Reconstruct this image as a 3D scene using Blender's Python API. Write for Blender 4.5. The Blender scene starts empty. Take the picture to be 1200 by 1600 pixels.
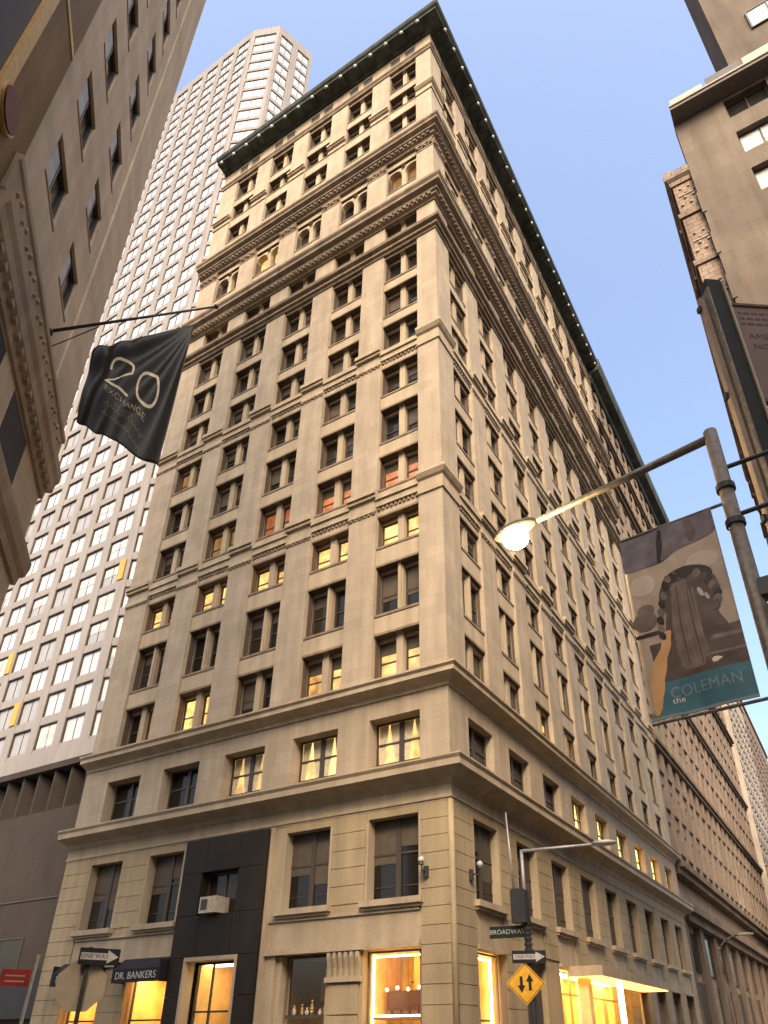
import bpy, math, random
from mathutils import Matrix, Vector
R = random.Random(7)
rad = math.radians
scn = bpy.context.scene
COL = scn.collection

# ------------------------------------------------------------------ camera
CAM = Vector((14.2196, -27.5464, 1.6))
cam_d = bpy.data.cameras.new('camera'); cam = bpy.data.objects.new('camera', cam_d); COL.objects.link(cam)
rt = Vector((0.86189, 0.507095, -0.000585)); dn = Vector((-0.253129, 0.429234, -0.866997)); fw = Vector((-0.439399, 0.747404, 0.498313))
m = Matrix(((rt.x, -dn.x, -fw.x, CAM.x), (rt.y, -dn.y, -fw.y, CAM.y), (rt.z, -dn.z, -fw.z, CAM.z), (0, 0, 0, 1)))
cam.matrix_world = m
cam_d.sensor_fit = 'VERTICAL'; cam_d.sensor_height = 36; cam_d.lens = 1123.108 / 1600 * 36
cam_d.shift_x = -44 / 1600; cam_d.shift_y = 185 / 1600
cam_d.clip_start = 0.1; cam_d.clip_end = 3000
scn.camera = cam

# ------------------------------------------------------------------ sky, sun, exposure
SUN_DIR = Vector((0.42, -0.74, 0.72)).normalized()      # from the place towards the sun
w = bpy.data.worlds.new('World'); scn.world = w; w.use_nodes = True
nt = w.node_tree; bg = nt.nodes['Background']
sky = nt.nodes.new('ShaderNodeTexSky'); sky.sky_type = 'NISHITA'; sky.sun_disc = False
sky.sun_elevation = math.asin(SUN_DIR.z); sky.sun_rotation = math.atan2(SUN_DIR.x, SUN_DIR.y)
sky.air_density = 1.0; sky.dust_density = 7.0; sky.ozone_density = 1.0
nt.links.new(sky.outputs[0], bg.inputs[0]); bg.inputs[1].default_value = 0.15
sd = bpy.data.lights.new('sun', 'SUN'); sd.energy = 0.5; sd.angle = rad(12); sd.color = (1.0, 0.76, 0.48)
so = bpy.data.objects.new('sun', sd); COL.objects.link(so)
so.rotation_euler = SUN_DIR.to_track_quat('Z', 'Y').to_euler(); so.location = (60, -120, 120)
vs = scn.view_settings; vs.view_transform = 'Standard'; vs.look = 'None'; vs.gamma = 1; vs.exposure = 1.75
vs.use_curve_mapping = False

# ------------------------------------------------------------------ materials
def newmat(name):
    mt = bpy.data.materials.new(name); mt.use_nodes = True
    return mt, mt.node_tree, mt.node_tree.nodes['Principled BSDF']
def N(t, ty, **k):
    n = t.nodes.new(ty)
    for a, b in k.items(): setattr(n, a, b)
    return n
def stone(name, c, var=0.12, joint=None, rough=0.85, streak=0.25, bump=0.3, jdark=0.75, big=0.35):
    """weathered masonry: broad mottling, rain streaks, fine grain, optional ashlar joints (w,h)"""
    mt, t, b = newmat(name); L = t.links.new
    geo = N(t, 'ShaderNodeNewGeometry')
    sep = N(t, 'ShaderNodeSeparateXYZ'); L(geo.outputs['Position'], sep.inputs[0])
    def noise(scale, vec, det=3):
        n = N(t, 'ShaderNodeTexNoise'); n.inputs['Scale'].default_value = scale; n.inputs['Detail'].default_value = det
        L(vec, n.inputs['Vector']); return n.outputs['Fac']
    mp = N(t, 'ShaderNodeMapping'); mp.inputs['Scale'].default_value = (1, 1, 0.12); L(geo.outputs['Position'], mp.inputs[0])
    def remap(v, lo, hi):
        r = N(t, 'ShaderNodeMapRange'); r.inputs[1].default_value = 0.3; r.inputs[2].default_value = 0.7
        r.inputs[3].default_value = lo; r.inputs[4].default_value = hi; L(v, r.inputs[0]); return r.outputs[0]
    def mul(a, bb):
        x = N(t, 'ShaderNodeMath', operation='MULTIPLY'); L(a, x.inputs[0]); L(bb, x.inputs[1]); return x.outputs[0]
    f = mul(remap(noise(big, geo.outputs['Position']), 1 - var, 1 + var), remap(noise(1.6, mp.outputs[0], 5), 1 - streak, 1.06))
    f = mul(f, remap(noise(9, geo.outputs['Position'], 6), 0.93, 1.05))
    col = N(t, 'ShaderNodeMixRGB', blend_type='MULTIPLY'); col.inputs[0].default_value = 1; col.inputs[1].default_value = (*c, 1)
    L(f, col.inputs[2]); out = col.outputs[0]
    hgt = noise(14, geo.outputs['Position'], 6)
    if joint:
        add = N(t, 'ShaderNodeMath', operation='ADD'); L(sep.outputs[0], add.inputs[0]); L(sep.outputs[1], add.inputs[1])
        cmb = N(t, 'ShaderNodeCombineXYZ'); L(add.outputs[0], cmb.inputs[0]); L(sep.outputs[2], cmb.inputs[1])
        br = N(t, 'ShaderNodeTexBrick'); L(cmb.outputs[0], br.inputs['Vector'])
        br.inputs['Scale'].default_value = 1; br.inputs['Brick Width'].default_value = joint[0]; br.inputs['Row Height'].default_value = joint[1]
        br.inputs['Mortar Size'].default_value = joint[2] if len(joint) > 2 else 0.012
        br.inputs['Color1'].default_value = (1, 1, 1, 1); br.inputs['Color2'].default_value = (0.88, 0.87, 0.86, 1)
        br.inputs['Mortar'].default_value = (jdark, jdark, jdark, 1)
        c2 = N(t, 'ShaderNodeMixRGB', blend_type='MULTIPLY'); c2.inputs[0].default_value = 1
        L(out, c2.inputs[1]); L(br.outputs['Color'], c2.inputs[2]); out = c2.outputs[0]
    L(out, b.inputs['Base Color']); b.inputs['Roughness'].default_value = rough; b.inputs['Specular IOR Level'].default_value = 0.15
    bp = N(t, 'ShaderNodeBump'); bp.inputs['Strength'].default_value = bump; bp.inputs['Distance'].default_value = 0.03
    L(hgt, bp.inputs['Height']); L(bp.outputs[0], b.inputs['Normal'])
    return mt
def plain(name, c, rough=0.6, metal=0.0, var=0.15, sc=6.0, bump=0.0):
    mt, t, b = newmat(name); L = t.links.new
    tc = N(t, 'ShaderNodeTexCoord'); n = N(t, 'ShaderNodeTexNoise'); n.inputs['Scale'].default_value = sc; n.inputs['Detail'].default_value = 5
    L(tc.outputs['Object'], n.inputs['Vector'])
    r = N(t, 'ShaderNodeMapRange'); r.inputs[1].default_value = 0.3; r.inputs[2].default_value = 0.7
    r.inputs[3].default_value = 1 - var; r.inputs[4].default_value = 1 + var; L(n.outputs['Fac'], r.inputs[0])
    mx = N(t, 'ShaderNodeMixRGB', blend_type='MULTIPLY'); mx.inputs[0].default_value = 1; mx.inputs[1].default_value = (*c, 1)
    L(r.outputs[0], mx.inputs[2]); L(mx.outputs[0], b.inputs['Base Color'])
    b.inputs['Roughness'].default_value = rough; b.inputs['Metallic'].default_value = metal; b.inputs['Specular IOR Level'].default_value = 0.25
    if bump:
        bp = N(t, 'ShaderNodeBump'); bp.inputs['Strength'].default_value = bump; L(n.outputs['Fac'], bp.inputs['Height']); L(bp.outputs[0], b.inputs['Normal'])
    return mt
def glass(name, c, rough=0.06, wob=0.06, spec=0.22, met=0.0):
    """window pane seen from outside: dark room behind, sky on its surface, slight waviness"""
    mt, t, b = newmat(name); L = t.links.new
    b.inputs['Base Color'].default_value = (*c, 1); b.inputs['Roughness'].default_value = rough; b.inputs['IOR'].default_value = 1.5; b.inputs['Specular IOR Level'].default_value = spec; b.inputs['Metallic'].default_value = met
    geo = N(t, 'ShaderNodeNewGeometry'); n = N(t, 'ShaderNodeTexNoise'); n.inputs['Scale'].default_value = 1.1
    L(geo.outputs['Position'], n.inputs['Vector']); bp = N(t, 'ShaderNodeBump'); bp.inputs['Strength'].default_value = wob
    L(n.outputs['Fac'], bp.inputs['Height']); L(bp.outputs[0], b.inputs['Normal'])
    return mt
def lit(name, c, st, var=0.35, sc=1.3, rnd=0.0):
    """a pane with a lit room behind it: uneven, brighter and dimmer rooms"""
    mt, t, b = newmat(name); L = t.links.new
    geo = N(t, 'ShaderNodeNewGeometry'); n = N(t, 'ShaderNodeTexNoise'); n.inputs['Scale'].default_value = sc; n.inputs['Detail'].default_value = 4
    L(geo.outputs['Position'], n.inputs['Vector'])
    r = N(t, 'ShaderNodeMapRange'); r.inputs[1].default_value = 0.32; r.inputs[2].default_value = 0.68
    r.inputs[3].default_value = st * (1 - var); r.inputs[4].default_value = st * (1 + var); L(n.outputs['Fac'], r.inputs[0]); o = r.outputs[0]
    if rnd:
        oi = N(t, 'ShaderNodeObjectInfo'); r2 = N(t, 'ShaderNodeMapRange'); r2.inputs[3].default_value = 1 - rnd; r2.inputs[4].default_value = 1 + rnd; L(oi.outputs['Random'], r2.inputs[0])
        mu = N(t, 'ShaderNodeMath', operation='MULTIPLY'); L(o, mu.inputs[0]); L(r2.outputs[0], mu.inputs[1]); o = mu.outputs[0]
    b.inputs['Base Color'].default_value = (0.05, 0.04, 0.03, 1); b.inputs['Roughness'].default_value = 0.1
    b.inputs['Emission Color'].default_value = (*c, 1); L(o, b.inputs['Emission Strength'])
    return mt
def clear(name, refl=0.07):
    mt, t, b = newmat(name); L = t.links.new
    tr = N(t, 'ShaderNodeBsdfTransparent'); gl = N(t, 'ShaderNodeBsdfGlossy'); gl.inputs['Roughness'].default_value = 0.03
    mx = N(t, 'ShaderNodeMixShader'); mx.inputs[0].default_value = refl; L(tr.outputs[0], mx.inputs[1]); L(gl.outputs[0], mx.inputs[2])
    L(mx.outputs[0], t.nodes['Material Output'].inputs['Surface']); return mt

LIME = (0.352, 0.282, 0.198)
M = dict(
 lime=stone('limestone_ashlar', LIME, joint=(1.15, 0.62, 0.010), jdark=0.76, var=0.08, streak=0.2),
 limep=stone('limestone_plain', (0.362, 0.285, 0.19), var=0.08, streak=0.22),
 limet=stone('limestone_trim', (0.205, 0.152, 0.102), var=0.14, streak=0.35),  # trim darkened to paint shade lines at sills and window mouldings
 limeb=stone('limestone_base', (0.325, 0.25, 0.148), var=0.12, streak=0.22, bump=0.4),
 green=stone('patinated_copper', (0.062, 0.068, 0.055), var=0.35, streak=0.5, rough=0.7),
 boss=plain('pale_boss', (0.5, 0.52, 0.48), 0.8),
 core=plain('dark_interior', (0.05, 0.045, 0.04), 0.9),
 frame=plain('dark_window_frame', (0.055, 0.042, 0.032), 0.5),
 lining=plain('painted_recess_shade', (0.085, 0.058, 0.036), 0.7, var=0.3), framew=plain('stone_coloured_frame', (0.30, 0.25, 0.19), 0.6),  # lining: dark brown that paints shade inside the window openings
 g1=glass('glass_dark', (0.014, 0.012, 0.010)), g2=glass('glass_grey', (0.028, 0.025, 0.021), 0.1), g3=glass('glass_brown', (0.026, 0.018, 0.012), 0.08),
 gw=glass('glass_curtained', (0.26, 0.26, 0.26), 0.12), gt=glass('glass_tower', (0.40, 0.395, 0.40), 0.12, 0.12, 0.6, 0.0),
 blind=plain('window_blind', (0.085, 0.066, 0.048), 0.8, sc=2),
 blindw=plain('white_blind', (0.40, 0.39, 0.37), 0.8, sc=1.2, var=0.25),
 curtain=plain('curtain_cloth', (0.50, 0.42, 0.28), 0.9),
 ly=lit('lit_yellow', (1.0, 0.47, 0.10), 0.34, 0.5, 1.6, 0.35), lyb=lit('lit_pale_yellow', (1.0, 0.57, 0.17), 0.40, 0.5, 1.6, 0.3), lyw=lit('lit_strong_yellow', (1.0, 0.55, 0.13), 1.3), lo=lit('lit_orange', (1.0, 0.27, 0.06), 0.26, 0.5, 1.6, 0.3),
 ld=lit('lit_dim', (0.9, 0.42, 0.12), 0.10), lr=lit('lit_red_dim', (0.8, 0.20, 0.05), 0.13),
 granite=stone('black_granite', (0.020, 0.0145, 0.009), var=0.2, streak=0.2, rough=0.6, bump=0.05),
 metal=plain('galvanised_steel', (0.36, 0.33, 0.29), 0.5, 0.4, bump=0.05),
 metald=plain('dark_painted_steel', (0.045, 0.042, 0.04), 0.5, 0.2),
 metalp=plain('brown_grey_post_paint', (0.17, 0.142, 0.115), 0.55, 0.3, var=0.3, sc=12, bump=0.1),
 white=plain('white_paint', (0.75, 0.73, 0.70), 0.5),
 black=plain('black_paint', (0.012, 0.012, 0.012), 0.5),
 tower=stone('tower_concrete', (0.215, 0.197, 0.184), var=0.05, streak=0.12, bump=0.1, big=0.1),
 towerb=stone('tower_base_stone', (0.038, 0.030, 0.024), var=0.1, streak=0.15, bump=0.1),
 tan=stone('tan_stone', (0.49, 0.385, 0.27), var=0.07, streak=0.12, joint=(1.6, 0.8, 0.006), jdark=0.92),
 tant=stone('tan_trim', (0.33, 0.245, 0.165), var=0.15, streak=0.25),
 bronze=stone('bronze_cladding', (0.16, 0.09, 0.022), var=0.2, streak=0.3, rough=0.5),
 gold=plain('gold_trim', (0.50, 0.33, 0.12), 0.4, 0.5),
 maroon=plain('maroon_enamel', (0.09, 0.008, 0.010), 0.4),
 beige=stone('beige_render', (0.138, 0.109, 0.08), var=0.16, streak=0.3, bump=0.2, joint=(2.4, 1.2, 0.012), jdark=0.85),
 brick=stone('pinkish_ornate_brick', (0.27, 0.195, 0.145), var=0.2, streak=0.4, joint=(0.5, 0.3, 0.03), jdark=0.6),
 pinkt=stone('pink_terracotta', (0.34, 0.265, 0.21), var=0.2, streak=0.4), ledge=plain('dark_ledge', (0.13, 0.11, 0.095), 0.8),
 brown=stone('brown_stone', (0.225, 0.168, 0.12), var=0.12, streak=0.3, joint=(0.9, 0.45, 0.02), jdark=0.75),
 brownt=stone('brown_trim', (0.15, 0.108, 0.074), var=0.2, streak=0.4),
 pale=stone('pale_stone', (0.34, 0.285, 0.225), var=0.1, streak=0.2),
 asphalt=stone('asphalt', (0.05, 0.05, 0.052), var=0.2, streak=0.1, rough=0.9),
 paving=stone('concrete_paving', (0.28, 0.27, 0.25), var=0.1, streak=0.05, joint=(1.5, 1.5, 0.02)),
 kerb=stone('granite_kerb', (0.32, 0.31, 0.30), var=0.1),
 paint=plain('road_paint', (0.75, 0.74, 0.70), 0.7),
 cloth=plain('black_flag_cloth', (0.006, 0.0055, 0.005), 0.6, sc=3),
 goldp=plain('gold_print', (0.50, 0.43, 0.30), 0.6), goldf2=plain('worn_gold_print', (0.24, 0.2, 0.14), 0.7), goldf=plain('faded_gold_print', (0.10, 0.085, 0.06), 0.7),
 teal=plain('teal_print', (0.055, 0.15, 0.18), 0.5, var=0.2), silver=plain('silver_print', (0.20, 0.26, 0.26), 0.5),
 pur=plain('mauve_print', (0.15, 0.125, 0.13), 0.6, var=0.25), btan=plain('tan_print', (0.42, 0.32, 0.23), 0.6, var=0.2, sc=3),
 bdk=plain('brown_print', (0.105, 0.070, 0.052), 0.6, var=0.35, sc=5), bdk2=plain('dark_brown_print', (0.038, 0.024, 0.018), 0.6, var=0.3),
 bmid=plain('mid_brown_print', (0.18, 0.13, 0.10), 0.6, var=0.3), bmid2=plain('warm_brown_print', (0.21, 0.15, 0.115), 0.6, var=0.3), bpale2=plain('sand_print', (0.5, 0.40, 0.30), 0.6, var=0.2, sc=3), borg=plain('amber_print', (0.60, 0.33, 0.13), 0.6, var=0.25, sc=2), bpale=plain('pale_print', (0.75, 0.66, 0.5), 0.6),
 signw=plain('retroreflective_white', (0.42, 0.39, 0.34), 0.5), signy=plain('sign_yellow', (0.72, 0.36, 0.03), 0.45), signr=plain('sign_red', (0.27, 0.018, 0.013), 0.6, var=0.3),
 alu=plain('bare_aluminium_sign_back', (0.36, 0.29, 0.2), 0.6, 0.1, var=0.08), signg=plain('sign_green', (0.012, 0.02, 0.014), 0.6),
 panelb=plain('brown_panel', (0.155, 0.10, 0.072), 0.6, var=0.12, sc=1.5), panelr=plain('oxblood_print', (0.085, 0.03, 0.018), 0.6),
 barg=plain('green_black_steel', (0.020, 0.021, 0.015), 0.8, 0.0), 
 awn=plain('black_awning_canvas', (0.014, 0.012, 0.012), 0.8),
 acw=plain('aircon_casing', (0.34, 0.29, 0.22), 0.6, var=0.25), yel=plain('yellow_panel', (0.40, 0.24, 0.06), 0.6),
 shopo=plain('orange_shop_wall', (0.72, 0.50, 0.22), 0.8, var=0.2, sc=1.5), shopd=plain('dark_shop_wall', (0.10, 0.06, 0.03), 0.8), wood=plain('shop_timber', (0.30, 0.15, 0.06), 0.6),
 leather=plain('dark_leather', (0.07, 0.035, 0.03), 0.5), porc=plain('glazed_ceramic', (0.6, 0.52, 0.36), 0.25), leaf=plain('window_plant', (0.10, 0.10, 0.03), 0.7),
 led=lit('led_strip', (1.0, 0.62, 0.22), 10.0, 0.05), ledp=lit('led_pale', (1.0, 0.72, 0.34), 3.0, 0.05), lampw=lit('lamp_glow', (1.0, 0.80, 0.45), 40.0, 0.02),
 lobby=lit('lobby_glow', (1.0, 0.74, 0.36), 1.1, 0.2), soff=lit('canopy_light_panel', (1.0, 0.5, 0.1), 1.2, 0.15), opal=plain('opal_glass', (0.42, 0.38, 0.31), 0.5),
 clear=clear('shop_glass'),
)

# ------------------------------------------------------------------ mesh helpers
def link(o, parent=None):
    COL.objects.link(o)
    if parent is not None: o.parent = parent
    return o
def tag(o, label=None, cat=None, group=None, kind=None):
    for k, v in (('label', label), ('category', cat), ('group', group), ('kind', kind)):
        if v: o[k] = v
    return o
def empty(name, loc=(0, 0, 0), rz=0.0, **k):
    o = bpy.data.objects.new(name, None); o.location = loc; o.rotation_euler = (0, 0, rz); o.empty_display_size = 0.3
    link(o); return tag(o, **k)
class MB:
    def __init__(s): s.v = []; s.f = []
    def box(s, x0, x1, y0, y1, z0, z1):
        x0, x1 = sorted((x0, x1)); y0, y1 = sorted((y0, y1)); z0, z1 = sorted((z0, z1)); b = len(s.v)
        s.v += [(x0, y0, z0), (x1, y0, z0), (x1, y1, z0), (x0, y1, z0), (x0, y0, z1), (x1, y0, z1), (x1, y1, z1), (x0, y1, z1)]
        s.f += [tuple(b + i for i in q) for q in ((0, 3, 2, 1), (4, 5, 6, 7), (0, 1, 5, 4), (1, 2, 6, 5), (2, 3, 7, 6), (3, 0, 4, 7))]; return s
    def poly_prism(s, pts, axis_fn, a, b):
        """pts 2D ccw; axis_fn(u,v,w)->xyz; extruded from a to b"""
        n = len(pts); o = len(s.v)
        s.v += [axis_fn(u, v, a) for u, v in pts] + [axis_fn(u, v, b) for u, v in pts]
        s.f += [tuple(range(o + n - 1, o - 1, -1)), tuple(range(o + n, o + 2 * n))]
        s.f += [(o + i, o + (i + 1) % n, o + n + (i + 1) % n, o + n + i) for i in range(n)]; return s
    def tube(s, p0, p1, r0, r1=None, n=12, cap=True):
        r1 = r0 if r1 is None else r1; p0 = Vector(p0); p1 = Vector(p1); d = (p1 - p0).normalized()
        a = d.orthogonal().normalized(); c = d.cross(a); o = len(s.v)
        for p, r in ((p0, r0), (p1, r1)):
            for i in range(n):
                t = 2 * math.pi * i / n; s.v.append(tuple(p + (a * math.cos(t) + c * math.sin(t)) * r))
        s.f += [(o + i, o + (i + 1) % n, o + n + (i + 1) % n, o + n + i) for i in range(n)]
        if cap: s.f += [tuple(range(o + n - 1, o - 1, -1)), tuple(range(o + n, o + 2 * n))]
        return s
    def path(s, pts, r, n=10):
        for a, b in zip(pts, pts[1:]): s.tube(a, b, r, r, n)
        return s
    def ball(s, c, r, n=12, sz=1.0, squash=(1, 1, 1)):
        o = len(s.v); k = n // 2
        for j in range(k + 1):
            ph = math.pi * j / k
            for i in range(n):
                th = 2 * math.pi * i / n
                s.v.append((c[0] + r * squash[0] * math.sin(ph) * math.cos(th), c[1] + r * squash[1] * math.sin(ph) * math.sin(th), c[2] + r * squash[2] * math.cos(ph)))
        for j in range(k):
            for i in range(n): s.f.append((o + j * n + i, o + (j + 1) * n + i, o + (j + 1) * n + (i + 1) % n, o + j * n + (i + 1) % n))
        return s
    def mesh(s, name, mat, smooth=False):
        me = bpy.data.meshes.new(name); me.from_pydata(s.v, [], s.f); me.materials.append(M[mat] if isinstance(mat, str) else mat)
        if smooth: me.polygons.foreach_set('use_smooth', [True] * len(me.polygons))
        me.update(); return me
    def build(s, name, mat, parent=None, smooth=False, **k):
        return tag(link(bpy.data.objects.new(name, s.mesh(name, mat, smooth)), parent), **k)
_cache = {}
def cmesh(key, fn):
    if key not in _cache: _cache[key] = fn()
    return _cache[key]
def box(name, x0, x1, y0, y1, z0, z1, mat, parent=None, **k):
    dx, dy, dz = abs(x1 - x0), abs(y1 - y0), abs(z1 - z0)
    me = cmesh(('box', round(dx, 3), round(dy, 3), round(dz, 3), mat), lambda: MB().box(-dx / 2, dx / 2, -dy / 2, dy / 2, -dz / 2, dz / 2).mesh(name, mat))
    o = bpy.data.objects.new(name, me); o.location = ((x0 + x1) / 2, (y0 + y1) / 2, (z0 + z1) / 2)
    return tag(link(o, parent), **k)
def child_local(o, parent):
    """parent o (built in the grandparent's frame) under part `parent` without moving it"""
    o.parent = parent; o.matrix_parent_inverse = parent.matrix_basis.inverted(); return o
def sweep(name, path, profile, mat, parent=None, **k):
    """profile (d,z) carried along a 2D path; outward is to the right of travel; mitred corners"""
    n = len(path); P = [Vector(p) for p in path]; dirs = [(P[i + 1] - P[i]).normalized() for i in range(n - 1)]
    nor = [Vector((d.y, -d.x)) for d in dirs]; off = []
    for i in range(n):
        if i == 0: off.append(nor[0])
        elif i == n - 1: off.append(nor[-1])
        else:
            h = (nor[i - 1] + nor[i]).normalized(); off.append(h / h.dot(nor[i]))
    b = MB(); kf = len(profile)
    for p, o in zip(P, off):
        for d, z in profile: b.v.append((p.x + o.x * d, p.y + o.y * d, z))
    for i in range(n - 1):
        for j in range(kf):
            a0 = i * kf + j; a1 = i * kf + (j + 1) % kf; b.f.append((a0, a1, a1 + kf, a0 + kf))
    b.f += [tuple(range(kf - 1, -1, -1)), tuple((n - 1) * kf + j for j in range(kf))]
    return b.build(name, mat, parent, **k)
def text_mesh(body, size, mat, extr=0.004, font_sx=1.0, align='CENTER'):
    cu = bpy.data.curves.new('lettering', 'FONT'); cu.body = body; cu.size = size; cu.extrude = extr; cu.align_x = align; cu.align_y = 'CENTER'; cu.space_character = 1.05
    o = bpy.data.objects.new('lettering', cu); COL.objects.link(o)
    dg = bpy.context.evaluated_depsgraph_get(); me = bpy.data.meshes.new_from_object(o.evaluated_get(dg))
    bpy.data.objects.remove(o); bpy.data.curves.remove(cu)
    me.materials.clear(); me.materials.append(M[mat]); return me
def lettering(body, size, mat, parent, mtx, extr=0.004):
    o = bpy.data.objects.new('lettering', text_mesh(body, size, mat, extr)); link(o, parent); o.matrix_basis = mtx; return o

# facade frames: A looks to -y (s runs to -x), B looks to +x (s runs to +y)
def fbox(fac, name, s0, s1, z0, z1, d0, d1, mat, parent, **k):
    if fac == 'A': return box(name, -s1, -s0, -d1, -d0, z0, z1, mat, parent, **k)
    return box(name, d0, d1, s0, s1, z0, z1, mat, parent, **k)
def fplace(o, fac, s0, s1, z, d):
    if fac == 'A': o.location = (-s1, -d, z)
    else: o.location = (d, s0, z); o.rotation_euler = (0, 0, math.pi / 2)

def frame_mesh(wd, h, style, mat):
    """window joinery, origin at lower left of its face; depth runs to +y"""
    def mk():
        b = MB(); f = min(0.09, wd * 0.09)
        b.box(0, f, 0, 0.14, 0, h).box(wd - f, wd, 0, 0.14, 0, h).box(f, wd - f, 0, 0.14, 0, f).box(f, wd - f, 0, 0.14, h - f, h)
        if style == 'sash': b.box(f, wd - f, 0.03, 0.13, h * 0.5 - 0.04, h * 0.5 + 0.04)
        if style == 'pair':
            b.box(wd / 2 - 0.13, wd / 2 + 0.13, 0, 0.14, f, h - f)
            for a, c in ((f, wd / 2 - 0.13), (wd / 2 + 0.13, wd - f)): b.box(a, c, 0.03, 0.13, h * 0.56 - 0.05, h * 0.56 + 0.05).box(a, c, 0.05, 0.12, h * 0.17 - 0.02, h * 0.17 + 0.02)
        if style == 'two': b.box(wd / 2 - 0.035, wd / 2 + 0.035, 0.02, 0.13, f, h - f)
        return b.mesh('window', mat)
    return cmesh(('fr', round(wd, 3), round(h, 3), style, mat), mk)
def pane_mesh(wd, h, mat):
    return cmesh(('pane', round(wd, 3), round(h, 3), mat), lambda: MB().box(0.04, wd - 0.04, 0.085, 0.11, 0.04, h - 0.04).mesh('pane', mat))
def window(parent, wd, h, style='sash', fmat='frame', pane='g1', blind=0.0, bmat='blind', name='window'):
    o = bpy.data.objects.new(name, frame_mesh(wd, h, style, fmat)); link(o, parent)
    p = bpy.data.objects.new('pane', pane_mesh(wd, h, pane)); link(p, o)
    if blind > 0:
        hb = h * blind
        me = cmesh(('bl', round(wd, 2), round(hb, 2), bmat), lambda: MB().box(0.09, wd - 0.09, 0.055, 0.08, -hb, -0.05).mesh('blind', bmat))
        q = bpy.data.objects.new('blind', me); q.location = (0, 0, h); link(q, o)
    return o

# ------------------------------------------------------------------ ground, roads, pavements
def struct(name, x0, x1, y0, y1, z0, z1, mat): return box(name, x0, x1, y0, y1, z0, z1, mat, kind='structure')
MB().box(-1500, 1500, -1500, 1500, -0.4, -0.15).build('ground', 'asphalt', kind='structure')
MB().box(2.6, 13.0, -400, 400, -0.146, -0.142).build('road', 'asphalt', kind='structure')
MB().box(-400, 2.596, -13.6, -3.2, -0.1415, -0.1375).build('road', 'asphalt', kind='structure')
struct('pavement', -140, 2.3, -2.9, 300, -0.15, 0.0, 'paving')
struct('pavement', 13.3, 60, -60, 300, -0.15, 0.0, 'paving')
struct('pavement', -140, 2.3, -60, -13.9, -0.15, 0.0, 'paving')
for a in ((2.3, 2.6, -2.9, 300), (13.0, 13.3, -60, 300), (2.3, 2.6, -60, -13.9)): struct('kerb', *a, -0.15, -0.002, 'kerb')
for a in ((-140, 2.3, -3.2, -2.9), (-140, 2.3, -13.9, -13.6)): struct('kerb', *a, -0.15, -0.002, 'kerb')
for i in range(9): struct('road_marking', 3.2 + i * 1.08, 3.7 + i * 1.08, -6.4, -3.6, -0.138, -0.134, 'paint')

# ================================================================== the limestone corner building
MAIN = empty('limestone_office_building', label='tall limestone corner office building with dark green cornice and lit windows', cat='office building')
AW, BD = 25.9, 46.0
A_OP = [(1.55 + 4.8 * i, 1.55 + 4.8 * i + 2.88) for i in range(5)]
B_OP = [(2.05 + 4.9 * i, 2.05 + 4.9 * i + 2.85) for i in range(9)]
def piers(op, end):
    out = []; 
    for i, (a, b) in enumerate(op): out.append((b, op[i + 1][0] if i + 1 < len(op) else end))
    return out
A_P, B_P = piers(A_OP, AW), piers(B_OP, BD)
CP = (1.55, 2.05)        # corner pier extents along A and B
box('wall', -AW, -1.32, 1.32, BD, 5.6, 84.8, 'core', MAIN)
box('wall', -AW, -5.0, 6.0, BD, 0, 5.58, 'core', MAIN)
box('roof', -AW + .1, -.1, .1, BD - .1, 84.85, 85.3, 'core', MAIN)
PATH = [(-AW, 0), (0, 0), (0, BD)]

# upper pier shafts by storey group
SEC = [(12.5, 16.6), (17.2, 28.6), (28.6, 41.4), (41.4, 53.6), (54.3, 57.1), (58.8, 66.1), (67.6, 82.2)]
for z0, z1 in SEC:
    box('corner_pier', -CP[0], 0, 0, CP[1], z0, z1, 'lime', MAIN)
    for fac, PP in (('A', A_P), ('B', B_P)):
        for a, b in PP: fbox(fac, 'pier', a, b, z0, z1, -1.3, 0, 'lime', MAIN)
    # solid courses behind the cornices
for z0, z1 in ((10.9, 12.5), (16.6, 17.2), (53.6, 54.3), (57.1, 58.8), (66.1, 67.6), (82.2, 84.8)):
    box('corner_pier', -CP[0], 0, 0, CP[1], z0, z1, 'limep', MAIN)
    fbox('A', 'frieze', CP[0], AW, z0, z1, -1.3, 0, 'limep', MAIN); fbox('B', 'frieze', CP[1], BD, z0, z1, -1.3, 0, 'limep', MAIN)
# cornices and mouldings
sweep('cornice', PATH, [(-.1, 11.0), (.06, 11.0), (.06, 11.12), (.025, 11.14), (.025, 11.6), (.1, 11.66), (.22, 11.85), (.85, 12.06), (.95, 12.1), (.95, 12.38), (1.05, 12.52), (1.05, 12.6), (-.1, 12.72)], 'limep', MAIN)
sweep('cornice', PATH, [(-.1, 16.42), (.08, 16.42), (.12, 16.58), (.3, 16.7), (.66, 16.86), (.66, 17.08), (.78, 17.2), (.78, 17.3), (-.1, 17.42)], 'limep', MAIN)
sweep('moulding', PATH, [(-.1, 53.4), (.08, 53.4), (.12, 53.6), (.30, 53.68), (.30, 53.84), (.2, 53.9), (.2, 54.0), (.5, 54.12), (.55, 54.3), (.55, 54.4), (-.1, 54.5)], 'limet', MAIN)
sweep('cornice', PATH, [(-.1, 57.06), (.1, 57.06), (.14, 57.2), (.35, 57.3), (.35, 57.55), (.5, 57.6), (.5, 57.9), (.85, 58.05), (.85, 58.35), (1.0, 58.55), (1.0, 58.8), (-.1, 58.95)], 'limet', MAIN)
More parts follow.
